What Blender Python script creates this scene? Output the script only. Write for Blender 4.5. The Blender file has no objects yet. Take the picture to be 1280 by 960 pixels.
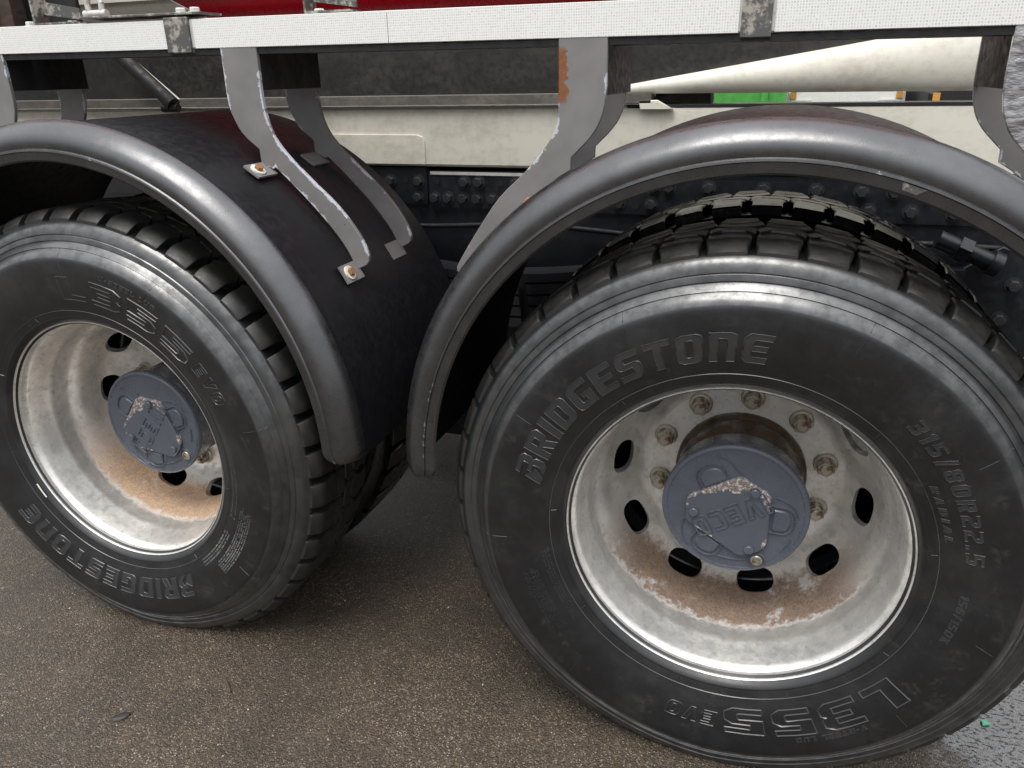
import bpy, bmesh, math, random
from math import sin, cos, pi, radians, hypot, atan2, sqrt
from mathutils import Vector, Matrix
random.seed(7)
C = bpy.context.scene.collection
S = bpy.context.scene

# ------------------------------------------------------------------ camera, world, sun, exposure
AX = 0.505                                    # axle height above the ground
cam = bpy.data.cameras.new('camera')
cam.sensor_width = 36.0
cam.lens = 36.0 * 962.7 / 1280.0
cam.clip_start = 0.05
cam.clip_end = 2000
co = bpy.data.objects.new('camera', cam)
C.objects.link(co)
Rv = Vector((0.94588654, 0.32383914, -0.02066057))
Uv = Vector((-0.10297468, 0.3599332, 0.9272779))
Fv = Vector((-0.3077253, 0.87497218, -0.3738032))
co.matrix_world = Matrix(((Rv.x, Uv.x, -Fv.x, 0.0266), (Rv.y, Uv.y, -Fv.y, -1.2148),
                          (Rv.z, Uv.z, -Fv.z, 0.7788 + AX), (0, 0, 0, 1)))
S.camera = co

SUN_EL, SUN_AZ = radians(66), radians(190)     # azimuth measured from +y towards +x
w = bpy.data.worlds.new('World')
S.world = w
w.use_nodes = True
nt = w.node_tree
nt.nodes.clear()
sky = nt.nodes.new('ShaderNodeTexSky')
sky.sky_type = 'NISHITA'
sky.sun_disc = False
sky.sun_elevation = SUN_EL
sky.sun_rotation = SUN_AZ
sky.dust_density = 4.0
sky.air_density = 1.0
hs = nt.nodes.new('ShaderNodeHueSaturation')
hs.inputs['Saturation'].default_value = 0.42
bg = nt.nodes.new('ShaderNodeBackground')
bg.inputs['Strength'].default_value = 0.15
# cloud cover: an even overcast, brightest overhead, over the clear sky
tc = nt.nodes.new('ShaderNodeTexCoord')
sx_ = nt.nodes.new('ShaderNodeSeparateXYZ')
nt.links.new(tc.outputs['Generated'], sx_.inputs[0])
mr = nt.nodes.new('ShaderNodeMapRange')
mr.inputs['From Min'].default_value = 0.0
mr.inputs['From Max'].default_value = 1.0
nt.links.new(sx_.outputs['Z'], mr.inputs['Value'])
cl = nt.nodes.new('ShaderNodeMix')
cl.data_type = 'RGBA'
cl.inputs[6].default_value = (2.5, 2.55, 2.6, 1)
cl.inputs[7].default_value = (14.0, 14.3, 14.8, 1)
nt.links.new(mr.outputs[0], cl.inputs[0])
cm_ = nt.nodes.new('ShaderNodeMix')
cm_.data_type = 'RGBA'
cm_.inputs[0].default_value = 0.75
wo = nt.nodes.new('ShaderNodeOutputWorld')
nt.links.new(sky.outputs[0], hs.inputs['Color'])
nt.links.new(hs.outputs[0], cm_.inputs[6])
nt.links.new(cl.outputs[2], cm_.inputs[7])
nt.links.new(cm_.outputs[2], bg.inputs['Color'])
nt.links.new(bg.outputs[0], wo.inputs['Surface'])

sl = bpy.data.lights.new('sun', 'SUN')
sl.energy = 1.5
sl.angle = radians(30)
sl.color = (1.0, 0.96, 0.9)
so = bpy.data.objects.new('sun', sl)
C.objects.link(so)
sd = Vector((sin(SUN_AZ) * cos(SUN_EL), cos(SUN_AZ) * cos(SUN_EL), sin(SUN_EL)))
so.rotation_euler = sd.to_track_quat('Z', 'Y').to_euler()

S.view_settings.view_transform = 'Standard'
S.view_settings.look = 'None'
S.view_settings.gamma = 1
S.view_settings.use_curve_mapping = False
S.view_settings.exposure = 0.42

# ------------------------------------------------------------------ materials
class NT:
    """tiny node builder"""
    def __init__(self, name):
        self.m = bpy.data.materials.new(name)
        self.m.use_nodes = True
        self.t = self.m.node_tree
        self.b = self.t.nodes['Principled BSDF']
        self.co = self.n('ShaderNodeTexCoord').outputs['Object']
    def n(self, typ, **kw):
        x = self.t.nodes.new(typ)
        for k, v in kw.items():
            setattr(x, k, v)
        return x
    def l(self, a, b):
        self.t.links.new(a, b)
    def noise(self, scale, detail=4, rough=0.6, vec=None, stretch=None):
        x = self.n('ShaderNodeTexNoise')
        x.inputs['Scale'].default_value = scale
        x.inputs['Detail'].default_value = detail
        x.inputs['Roughness'].default_value = rough
        v = vec or self.co
        if stretch:
            mp = self.n('ShaderNodeMapping')
            mp.inputs['Scale'].default_value = stretch
            self.l(v, mp.inputs['Vector'])
            v = mp.outputs[0]
        self.l(v, x.inputs['Vector'])
        return x.outputs['Fac']
    def vor(self, scale, feature='F1', rand=1.0, out='Distance'):
        x = self.n('ShaderNodeTexVoronoi', feature=feature)
        x.inputs['Scale'].default_value = scale
        x.inputs['Randomness'].default_value = rand
        self.l(self.co, x.inputs['Vector'])
        return x.outputs[out]
    def ramp(self, fac, lo, hi, a=0.0, b=1.0):
        x = self.n('ShaderNodeMapRange')
        x.interpolation_type = 'SMOOTHSTEP'
        for k, v in zip(('From Min', 'From Max', 'To Min', 'To Max'), (lo, hi, a, b)):
            x.inputs[k].default_value = v
        self.l(fac, x.inputs['Value'])
        return x.outputs[0]
    def math(self, op, a, b=None):
        x = self.n('ShaderNodeMath', operation=op)
        for i, v in enumerate((a, b)):
            if v is None:
                continue
            if isinstance(v, (int, float)):
                x.inputs[i].default_value = v
            else:
                self.l(v, x.inputs[i])
        return x.outputs[0]
    def mix(self, fac, a, b):
        x = self.n('ShaderNodeMix', data_type='RGBA')
        if isinstance(fac, (int, float)):
            x.inputs[0].default_value = fac
        else:
            self.l(fac, x.inputs[0])
        for i, v in ((6, a), (7, b)):
            if isinstance(v, tuple):
                x.inputs[i].default_value = (*v, 1)
            else:
                self.l(v, x.inputs[i])
        return x.outputs[2]
    def attr(self, name):
        x = self.n('ShaderNodeAttribute', attribute_name=name)
        return x.outputs['Fac']
    def xyz(self):
        x = self.n('ShaderNodeSeparateXYZ')
        self.l(self.co, x.inputs[0])
        return x.outputs
    def set(self, **kw):
        for k, v in kw.items():
            s = self.b.inputs[k.replace('_', ' ')]
            if isinstance(v, tuple):
                s.default_value = (*v, 1)
            elif isinstance(v, (int, float)):
                s.default_value = v
            else:
                self.l(v, s)
    def bump(self, h, strength=0.3, dist=0.002):
        x = self.n('ShaderNodeBump')
        x.inputs['Strength'].default_value = strength
        x.inputs['Distance'].default_value = dist
        self.l(h, x.inputs['Height'])
        self.l(x.outputs[0], self.b.inputs['Normal'])

def mat_rubber(name, base, dust, r0, r1, rib_tone=False):
    m = NT(name)
    m.b.inputs['Specular IOR Level'].default_value = 0.7
    big = m.noise(9, 5, 0.65)
    fine = m.noise(140, 3, 0.6)
    d = m.math('MULTIPLY', m.ramp(big, 0.48, 0.75), 0.45)
    c = m.mix(d, base, dust)
    if rib_tone:                                   # patchy greyer tone over the scuff ribs of the shoulder
        x, y, z = m.xyz()
        rr = m.math('SQRT', m.math('ADD', m.math('MULTIPLY', x, x), m.math('MULTIPLY', z, z)))
        k = m.math('MULTIPLY', m.ramp(rr, .4425, .4460), m.ramp(rr, .513, .500))
        k = m.math('MULTIPLY', k, m.ramp(m.noise(5, 5, .7), .3, .62))
        c = m.mix(k, c, (0.020, 0.022, 0.023))
        m.b.inputs['Coat IOR'].default_value = 1.7
        m.b.inputs['Coat Roughness'].default_value = 0.22
        m.l(m.math('MULTIPLY', m.ramp(rr, .4425, .4460), m.ramp(m.noise(34, 5, .7), .36, .62, .25, 1.0)), m.b.inputs['Coat Weight'])
        cloud = m.ramp(m.noise(13, 6, .72), .46, .70)
        c = m.mix(m.math('MULTIPLY', cloud, .3), c, (0.024, 0.0255, 0.026))
        mud = m.math('MULTIPLY', m.ramp(m.noise(21, 6, .75), .56, .72), m.ramp(rr, .47, .42))
        c = m.mix(m.math('MULTIPLY', mud, .35), c, (0.050, 0.041, 0.031))
        big = m.math('ADD', big, m.math('MULTIPLY', mud, .6))
    m.set(Base_Color=c, Roughness=m.ramp(m.math('ADD', m.math('MULTIPLY', big, .7), m.math('MULTIPLY', fine, .3)), 0.3, 0.7, r0, r1))
    m.bump(fine, 0.25, 0.0006)
    return m.m

def mat_paint(name, base, rough=0.35, var=0.12, dirt=(0.1, 0.08, 0.06), dirt_amt=0.25, metallic=0.0, peel=0.08, coat=0.0):
    m = NT(name)
    a = m.noise(14, 5, 0.65)
    b = m.noise(60, 4, 0.6)
    dk = tuple(v * (1 - var) for v in base)
    lt = tuple(min(1, v * (1 + var)) for v in base)
    c = m.mix(m.ramp(a, 0.3, 0.7), dk, lt)
    c = m.mix(m.math('MULTIPLY', m.ramp(b, 0.52, 0.8), dirt_amt), c, dirt)
    m.set(Base_Color=c, Roughness=m.ramp(b, 0.3, 0.75, rough * 0.8, min(1, rough * 1.35)), Metallic=metallic)
    if coat:
        m.b.inputs['Coat Weight'].default_value = coat
        m.b.inputs['Coat Roughness'].default_value = 0.12
    m.bump(m.noise(420, 2, 0.5), peel, 0.001)
    return m.m

def mat_worn_paint(name, base, chip, rough=0.4, rust=None, thr=(0.80, 0.83), metallic=0.0):
    """paint with its edges chipped: the 'edge' attribute is 1 on the rim of the plate"""
    m = NT(name)
    e = m.attr('edge')
    n = m.noise(55, 5, 0.7)
    big = m.noise(12, 3, 0.6)
    lt = tuple(v * 1.1 for v in base)
    dk = tuple(v * 0.9 for v in base)
    c = m.mix(m.ramp(big, 0.3, 0.7), dk, lt)
    e = m.math('MULTIPLY', e, m.ramp(m.noise(4.5, 3, 0.6), 0.49, 0.58, 0.2, 1.0))
    k = m.math('ADD', m.math('MULTIPLY', e, 0.42), m.math('MULTIPLY', n, 1.0))
    mask = m.ramp(k, *thr)
    c = m.mix(mask, c, chip)
    if rust:
        x, y, z = m.xyz()                        # rust that has eaten in from the upper edge of the plate
        edge_in = m.math('ADD', x, m.math('MULTIPLY', m.math('SUBTRACT', m.noise(45, 5, .75), .5), .045))
        rn = m.math('MULTIPLY', m.ramp(edge_in, -.3545, -.3570), m.math('MULTIPLY', m.ramp(z, .722, .735), m.ramp(z, .825, .812)))
        rc = m.mix(m.noise(120, 4, 0.7), (0.10, 0.035, 0.012), (0.30, 0.115, 0.04))
        c = m.mix(rn, c, rc)
    # a few stone chips with a shape of their own
    ch = m.ramp(m.vor(38), 0.10, 0.07)
    sel = m.ramp(m.noise(5, 2, 0.5), 0.62, 0.66)
    c = m.mix(m.math('MULTIPLY', ch, sel), c, (0.06, 0.04, 0.03))
    m.set(Base_Color=c, Roughness=m.ramp(n, 0.3, 0.7, rough * 0.8, rough * 1.3), Metallic=metallic)
    m.bump(m.math('ADD', m.math('MULTIPLY', mask, -1.0), m.math('MULTIPLY', m.noise(330, 3), 0.45)), 0.35, 0.0006)
    return m.m

def mat_rim(name, rust_dark, rust_light, amount, seed):
    m = NT(name)
    x, y, z = m.xyz()
    off = m.n('ShaderNodeMapping')
    off.inputs['Location'].default_value = (seed, seed * 2, 0)
    m.l(m.co, off.inputs['Vector'])
    v = off.outputs[0]
    n1 = m.noise(16, 6, 0.7, v)
    n2 = m.noise(70, 5, 0.7, v)
    n3 = m.noise(260, 3, 0.7, v)
    c = m.mix(m.ramp(n1, 0.3, 0.7), (0.62, 0.615, 0.60), (0.88, 0.87, 0.83))
    c = m.mix(m.math('MULTIPLY', m.ramp(n2, 0.5, 0.75), 0.5), c, (0.25, 0.215, 0.16))
    c = m.mix(m.math('MULTIPLY', m.ramp(n3, 0.55, 0.7), 0.35), c, (0.75, 0.73, 0.68))
    # brown deposit that has settled in the well of the barrel
    yw = m.math('ADD', y, m.math('MULTIPLY', m.math('SUBTRACT', n2, .5), .05))
    band = m.math('MULTIPLY', m.ramp(yw, 0.118, 0.142), m.ramp(yw, 0.265, 0.225))
    low = m.ramp(z, 0.03, -0.2)
    k = m.math('MULTIPLY', band, low)
    k = m.math('MULTIPLY', k, m.ramp(m.math('ADD', m.math('MULTIPLY', n2, .3), m.math('MULTIPLY', n1, .7)), 0.30, 0.47, .25, 1.0))
    rn = m.ramp(m.math('ADD', m.math('MULTIPLY', n3, .6), m.math('MULTIPLY', n2, .4)), 0.35, 0.65)
    rc = m.mix(rn, rust_dark, rust_light)
    k = m.math('MULTIPLY', k, amount)
    # thin brown film elsewhere on the disc
    film = m.math('MULTIPLY', m.ramp(y, 0.19, 0.26), m.ramp(n1, 0.45, 0.62))
    film = m.math('MULTIPLY', film, 0.45)
    c = m.mix(film, c, (0.24, 0.17, 0.11))
    c = m.mix(k, c, rc)
    met = m.ramp(m.math('ADD', k, film), 0.0, 0.6, 0.75, 0.05)
    m.set(Base_Color=c, Metallic=met, Roughness=m.ramp(m.math('ADD', n2, m.math('MULTIPLY', k, .6)), 0.25, 1.0, 0.34, 0.75))
    m.bump(m.math('ADD', n3, m.math('MULTIPLY', n2, .7)), 0.22, 0.0012)
    return m.m

def mat_steel(name, base, rust, amt, rough=0.4, metallic=0.8):
    m = NT(name)
    n = m.noise(90, 5, 0.7)
    n2 = m.noise(25, 4, 0.6)
    k = m.ramp(m.math('ADD', m.math('MULTIPLY', n, .5), m.math('MULTIPLY', n2, .5)), 0.62 - amt * 0.3, 0.72 - amt * 0.3)
    m.set(Base_Color=m.mix(k, base, rust), Metallic=m.ramp(k, 0, 1, metallic, 0.05), Roughness=m.ramp(k, 0, 1, rough, 0.75))
    m.bump(n, 0.2, 0.0008)
    return m.m

def mat_chipped_cap(name):
    m = NT(name)
    e = m.attr('edge')
    n = m.noise(15, 6, 0.68)
    x, y, z = m.xyz()
    k = m.math('ADD', m.math('MULTIPLY', e, 0.13), m.math('MULTIPLY', n, 1.0))
    mask = m.ramp(k, 0.595, 0.612)
    inner = m.ramp(m.noise(170, 4, 0.8), 0.45, 0.6)
    chip = m.mix(inner, (0.16, 0.125, 0.12), (0.58, 0.55, 0.5))
    base = m.mix(m.noise(50, 3), (0.072, 0.082, 0.102), (0.090, 0.101, 0.124))
    m.set(Base_Color=m.mix(mask, base, chip), Roughness=m.ramp(mask, 0, 1, 0.3, 0.6))
    m.bump(m.math('MULTIPLY', m.math('MULTIPLY', mask, inner), -1.0), 0.5, 0.0012)
    return m.m

def mat_tape():
    m = NT('reflective tape')
    e = m.vor(230, 'DISTANCE_TO_EDGE', 0.12)
    cell = m.ramp(e, 0.16, 0.30)
    n = m.noise(26, 5, 0.7)
    cellc = m.vor(230, 'F1', 0.12, 'Color')
    sep = m.n('ShaderNodeSeparateColor')
    m.l(cellc, sep.inputs[0])
    g = m.mix(sep.outputs[0], (0.48, 0.49, 0.49), (0.62, 0.63, 0.62))
    c = m.mix(cell, (0.78, 0.78, 0.75), g)
    # the seams of the printed pattern and grime
    c = m.mix(m.math('MULTIPLY', m.ramp(n, 0.58, 0.75), 0.18), c, (0.60, 0.58, 0.53))
    m.set(Base_Color=c, Roughness=0.28)
    m.b.inputs['Coat Weight'].default_value = 0.4
    m.bump(cell, 0.12, 0.0006)
    return m.m

def mat_grimy(name, base, grime, amt, rough=0.5, scale=18):
    m = NT(name)
    n = m.noise(scale, 6, 0.72, stretch=(1, 1, 2.2))
    n2 = m.noise(scale * 7, 4, 0.7)
    k = m.math('MULTIPLY', m.ramp(m.math('ADD', m.math('MULTIPLY', n, .65), m.math('MULTIPLY', n2, .35)), 0.42, 0.66), amt)
    m.set(Base_Color=m.mix(k, base, grime), Roughness=m.ramp(n2, 0.3, 0.7, rough * 0.8, min(1, rough * 1.3)))
    m.bump(n2, 0.12, 0.001)
    return m.m

def mat_asphalt():
    m = NT('wet asphalt')
    x, y, z = m.xyz()
    cells = m.n('ShaderNodeTexVoronoi')
    cells.inputs['Scale'].default_value = 300
    m.l(m.co, cells.inputs['Vector'])
    sep = m.n('ShaderNodeSeparateColor')
    m.l(cells.outputs['Color'], sep.inputs[0])
    fine = m.noise(340, 3, 0.7)
    mid = m.noise(28, 5, 0.7)
    big = m.noise(2.6, 5, 0.65)
    # binder and the stones set in it
    c = m.mix(mid, (0.036, 0.025, 0.016), (0.080, 0.056, 0.036))
    st = m.mix(sep.outputs[1], (0.020, 0.017, 0.014), (0.150, 0.110, 0.072))
    c = m.mix(m.ramp(sep.outputs[0], 0.35, 0.6), c, st)
    pale = m.math('MULTIPLY', m.ramp(sep.outputs[2], 0.90, 0.95), m.ramp(cells.outputs['Distance'], 0.55, 0.25))
    c = m.mix(pale, c, m.mix(sep.outputs[0], (0.26, 0.19, 0.11), (0.42, 0.38, 0.32)))
    c = m.mix(m.math('MULTIPLY', m.ramp(big, 0.40, 0.62), 0.5), c, (0.030, 0.024, 0.018))
    c = m.mix(m.math('MULTIPLY', m.ramp(m.noise(6, 5, .7), 0.52, 0.7), 0.3), c, (0.11, 0.092, 0.074))
    big_st = m.n('ShaderNodeTexVoronoi')
    big_st.inputs['Scale'].default_value = 95
    m.l(m.co, big_st.inputs['Vector'])
    s2 = m.n('ShaderNodeSeparateColor')
    m.l(big_st.outputs['Color'], s2.inputs[0])
    k2 = m.math('MULTIPLY', m.ramp(s2.outputs[0], .72, .76), m.ramp(big_st.outputs['Distance'], .40, .26))
    c = m.mix(m.math('MULTIPLY', k2, .8), c, m.mix(s2.outputs[1], (0.020, 0.019, 0.018), (0.19, 0.155, 0.115)))
    # standing water: beside the rear tyre
    px = m.math('SUBTRACT', x, 0.74)
    py = m.math('SUBTRACT', y, 0.30)
    d = m.math('SQRT', m.math('ADD', m.math('MULTIPLY', px, px), m.math('MULTIPLY', py, py)))
    d = m.math('ADD', d, m.math('MULTIPLY', m.math('SUBTRACT', m.noise(11, 5, .7), 0.5), 0.28))
    wet = m.ramp(d, 0.36, 0.28)
    c = m.mix(m.math('MULTIPLY', wet, 0.8), c, (0.014, 0.012, 0.010))
    damp = m.ramp(big, 0.35, 0.6)
    r = m.ramp(damp, 0, 1, 0.56, 0.40)
    rr = m.n('ShaderNodeMix')
    m.l(wet, rr.inputs[0])
    m.l(r, rr.inputs[2])
    rr.inputs[3].default_value = 0.05
    m.set(Base_Color=c, Roughness=rr.outputs[0])
    # the film of standing water with its own ripples
    film = m.math('MULTIPLY', wet, m.ramp(m.noise(90, 4, .65, stretch=(1, 1.7, 1)), .40, .50))
    m.l(film, m.b.inputs['Coat Weight'])
    m.b.inputs['Coat IOR'].default_value = 1.9
    m.b.inputs['Coat Roughness'].default_value = 0.04
    cb = m.n('ShaderNodeBump')
    cb.inputs['Strength'].default_value = 0.25
    cb.inputs['Distance'].default_value = 0.004
    m.l(m.noise(70, 3, .5), cb.inputs['Height'])
    m.l(cb.outputs[0], m.b.inputs['Coat Normal'])
    h = m.math('ADD', m.math('MULTIPLY', cells.outputs['Distance'], -0.7), m.math('MULTIPLY', fine, 0.6))
    h = m.math('ADD', h, m.math('MULTIPLY', mid, 0.5))
    h = m.math('MULTIPLY', h, m.ramp(wet, 0, 1, 1.0, 0.75))
    m.bump(h, 0.9, 0.0040)
    return m.m

M = {}
M['tyre'] = mat_rubber('tyre rubber', (0.0065, 0.0070, 0.0080), (0.024, 0.024, 0.024), 0.27, 0.52, True)
M['tread'] = mat_rubber('tread rubber', (0.012, 0.0115, 0.011), (0.075, 0.058, 0.041), 0.36, 0.72)
M['letter'] = mat_rubber('moulded rubber lettering', (0.028, 0.029, 0.031), (0.050, 0.048, 0.046), 0.24, 0.38)  # lighter than the sidewall: the lit look of the ridges is in the colour
M['wet_tread'] = mat_rubber('wet tread rubber', (0.007, 0.007, 0.007), (0.018, 0.015, 0.012), 0.12, 0.32)
M['rim_brown'] = mat_rim('weathered aluminium, brown deposit', (0.065, 0.036, 0.020), (0.210, 0.132, 0.083), 0.95, 0.0)
M['rim_orange'] = mat_rim('weathered aluminium, orange rust', (0.17, 0.085, 0.035), (0.52, 0.30, 0.14), 0.85, 3.3)
M['hub_paint'] = mat_paint('blue grey hub paint', (0.082, 0.092, 0.114), 0.28, 0.1, (0.05, 0.05, 0.05), 0.2)
M['hub_plate'] = mat_chipped_cap('chipped blue grey paint')
M['hub_steel'] = mat_steel('oily hub steel', (0.10, 0.085, 0.07), (0.10, 0.055, 0.028), 0.55, 0.35, 0.7)
M['nut'] = mat_steel('rusty nut steel', (0.42, 0.39, 0.33), (0.13, 0.072, 0.038), 0.36, 0.38, 0.8)
M['rust_bolt'] = mat_steel('rusted bolt', (0.3, 0.2, 0.1), (0.30, 0.13, 0.045), 0.95, 0.6, 0.3)
M['washer'] = mat_paint('white washer', (0.7, 0.68, 0.62), 0.5)
M['lip'] = mat_worn_paint('grey fender paint', (0.115, 0.115, 0.118), (0.46, 0.48, 0.51), 0.29, None, (0.96, 1.02), 0.9)
M['skin'] = mat_paint('black fender sheet', (0.0105, 0.0105, 0.0125), 0.42, 0.12, (0.03, 0.029, 0.028), 0.15, 0, 0.03)
M['bracket'] = mat_worn_paint('grey bracket paint', (0.185, 0.176, 0.174), (0.47, 0.49, 0.53), 0.42)
M['bracket_rust'] = mat_worn_paint('grey bracket paint with rust', (0.185, 0.176, 0.174), (0.47, 0.49, 0.53), 0.42, True)
def mat_film():
    m = NT('wrinkled plastic film')
    n = m.noise(16, 5, .6, stretch=(1, 1, 2.4))
    m.set(Base_Color=m.mix(m.ramp(n, .42, .58), (0.15, 0.145, 0.145), (0.30, 0.30, 0.315)), Roughness=0.2)
    m.b.inputs['Coat Weight'].default_value = 1.0
    m.b.inputs['Coat Roughness'].default_value = 0.06
    m.bump(m.noise(22, 4, .55, stretch=(1, 1, 2.2)), 0.9, 0.012)
    return m.m
M['film'] = mat_film()
M['black'] = mat_paint('black steel', (0.007, 0.007, 0.008), 0.6, 0.2, (0.02, 0.018, 0.016), 0.3)
M['chassis'] = mat_paint('blue black chassis paint', (0.012, 0.0135, 0.018), 0.34, 0.2, (0.05, 0.046, 0.042), 0.35)
M['frame_bolt'] = mat_steel('painted frame bolt', (0.042, 0.044, 0.050), (0.05, 0.035, 0.025), 0.2, 0.32, 0.3)
M['cream'] = mat_grimy('cream frame paint', (0.70, 0.675, 0.585), (0.42, 0.38, 0.30), 0.5, 0.42, 7)
M['shaded_grime'] = mat_grimy('grimy underside darkened for shade', (0.010, 0.009, 0.008), (0.042, 0.035, 0.028), 0.7, 0.55, 9)  # shade behind the rail put into a dark colour, with some dirt
M['flange'] = mat_grimy('dusty flange', (0.10, 0.092, 0.08), (0.21, 0.19, 0.16), 0.7, 0.5, 11)
M['skin'].node_tree.nodes['Principled BSDF'].inputs['Specular IOR Level'].default_value = 0.3
M['rail'] = mat_paint('white rail paint', (0.62, 0.61, 0.58), 0.35, 0.06)
M['tape'] = mat_tape()
M['strap'] = mat_steel('galvanised clamp strap', (0.10, 0.10, 0.095), (0.34, 0.32, 0.28), 0.45, 0.45, 0.3)
M['galv'] = mat_paint('galvanised steel', (0.58, 0.57, 0.54), 0.45, 0.15, (0.3, 0.26, 0.2), 0.4, 0.3)
M['red'] = mat_paint('red body paint', (0.46, 0.005, 0.016), 0.26, 0.08, (0.1, 0.01, 0.01), 0.2, 0, 0.03, 0.3)
M['rusty'] = mat_grimy('rusty black plate', (0.018, 0.015, 0.013), (0.10, 0.045, 0.022), 0.7, 0.6, 12)
M['mud'] = mat_grimy('muddy rubber bush', (0.045, 0.034, 0.024), (0.12, 0.085, 0.055), 0.8, 0.7, 30)
M['white'] = mat_paint('white paint', (0.78, 0.78, 0.75), 0.4, 0.05)
M['green'] = mat_paint('green paint', (0.06, 0.30, 0.055), 0.4, 0.15, (0.2, 0.15, 0.05), 0.35)
M['darkglass'] = mat_paint('dark glass', (0.01, 0.011, 0.012), 0.1, 0.1)
M['amber'] = mat_paint('amber lens', (0.55, 0.28, 0.06), 0.25, 0.05)
M['asphalt'] = mat_asphalt()
M['twig'] = mat_paint('dry twig', (0.06, 0.045, 0.03), 0.8)
M['leaf'] = mat_paint('dead leaf', (0.028, 0.024, 0.022), 0.5)
M['stone'] = mat_paint('pale grit', (0.42, 0.38, 0.31), 0.7, 0.3)
M['stone2'] = mat_paint('brown grit', (0.17, 0.125, 0.08), 0.7, 0.3)
M['shard'] = mat_paint('green plastic', (0.10, 0.42, 0.26), 0.35)

# ------------------------------------------------------------------ mesh helpers
def link(name, me, mat=None, parent=None, loc=None, rot=None):
    o = bpy.data.objects.new(name, me)
    C.objects.link(o)
    if mat is not None and me is not None and not me.materials:
        me.materials.append(M[mat] if isinstance(mat, str) else mat)
    if parent is not None:
        o.parent = parent
    if loc is not None:
        o.location = loc
    if rot is not None:
        o.rotation_euler = rot
    return o

def mesh(name, v, f, smooth=None, edge=None):
    me = bpy.data.meshes.new(name)
    me.from_pydata([tuple(p) for p in v], [], f)
    me.validate()
    bm = bmesh.new()
    bm.from_mesh(me)
    bmesh.ops.recalc_face_normals(bm, faces=bm.faces)
    bm.to_mesh(me)
    bm.free()
    if smooth is not None:
        me.shade_smooth()
        me.set_sharp_from_angle(angle=radians(smooth))
    if edge is not None:
        a = me.attributes.new('edge', 'FLOAT', 'POINT')
        a.data.foreach_set('value', edge)
    me.update()
    return me

def lathe(prof, n, close=True, a0=0.0, a1=2 * pi, wrap=True):
    """profile of (y, r) turned about the y axis; close joins the last profile point to the first"""
    v, f = [], []
    k = len(prof)
    m = n if wrap else n + 1
    for i in range(m):
        t = a0 + (a1 - a0) * i / n
        for y, r in prof:
            v.append((r * cos(t), y, r * sin(t)))
    for i in range(n):
        j = (i + 1) % m if wrap else i + 1
        for q in range(k if close else k - 1):
            p = (q + 1) % k
            f.append((i * k + q, i * k + p, j * k + p, j * k + q))
    if not wrap and close:
        f.append(tuple(range(k)))
        f.append(tuple((m - 1) * k + q for q in range(k)))
    return v, f

class B:
    """collects simple shapes for one mesh"""
    def __init__(self):
        self.v, self.f = [], []
    def add(self, v, f):
        o = len(self.v)
        self.v += [tuple(p) for p in v]
        self.f += [tuple(i + o for i in q) for q in f]
        return self
    def box(self, x0, x1, y0, y1, z0, z1, sh=0.0, c=0.0):
        """box; sh shears z along x; c chamfers every edge lengthwise in the y-z section"""
        if c:
            sec = [(y0 + c, z0), (y1 - c, z0), (y1, z0 + c), (y1, z1 - c), (y1 - c, z1), (y0 + c, z1), (y0, z1 - c), (y0, z0 + c)]
        else:
            sec = [(y0, z0), (y1, z0), (y1, z1), (y0, z1)]
        n = len(sec)
        v = [(x, y, z + sh * x) for x in (x0, x1) for y, z in sec]
        f = [(i, (i + 1) % n, n + (i + 1) % n, n + i) for i in range(n)] + [tuple(range(n)), tuple(range(n, 2 * n))]
        return self.add(v, f)
    def cyl(self, p, q, r0, r1=None, n=16):
        p, q = Vector(p), Vector(q)
        r1 = r0 if r1 is None else r1
        d = (q - p).normalized()
        a = d.orthogonal().normalized()
        b = d.cross(a)
        v = []
        for c0, r in ((p, r0), (q, r1)):
            for i in range(n):
                t = 2 * pi * i / n
                v.append(c0 + a * (r * cos(t)) + b * (r * sin(t)))
        f = [(i, (i + 1) % n, n + (i + 1) % n, n + i) for i in range(n)] + [tuple(range(n)), tuple(range(n, 2 * n))]
        return self.add(v, f)
    def prism(self, poly, y0, y1, ch=0.0):
        """x-z polygon between two y planes, front edge chamfered"""
        n = len(poly)
        inn = inset(poly, ch) if ch else poly
        v = [(x, y0, z) for x, z in inn]
        if ch:
            v += [(x, y0 + ch, z) for x, z in poly]
        v += [(x, y1, z) for x, z in poly]
        rows = 3 if ch else 2
        f = [tuple(range(n)), tuple(range((rows - 1) * n, rows * n))]
        for r in range(rows - 1):
            for i in range(n):
                j = (i + 1) % n
                f.append((r * n + i, r * n + j, (r + 1) * n + j, (r + 1) * n + i))
        return self.add(v, f)
    def mesh(self, name, smooth=30):
        return mesh(name, self.v, self.f, smooth)

def area(p):
    return 0.5 * sum(p[i][0] * p[(i + 1) % len(p)][1] - p[(i + 1) % len(p)][0] * p[i][1] for i in range(len(p)))

def inset(p, d):
    s = 1 if area(p) > 0 else -1
    n = len(p)
    out = []
    for i in range(n):
        a, b, c = Vector(p[i - 1]), Vector(p[i]), Vector(p[(i + 1) % n])
        u = (b - a).normalized()
        w_ = (c - b).normalized()
        n1 = Vector((-u.y, u.x)) * s
        n2 = Vector((-w_.y, w_.x)) * s
        m = n1 + n2
        q = m.length_squared
        m = m * (2 / q) if q > 0.5 else n1
        out.append((b.x + m.x * d, b.y + m.y * d))
    return out

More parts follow.
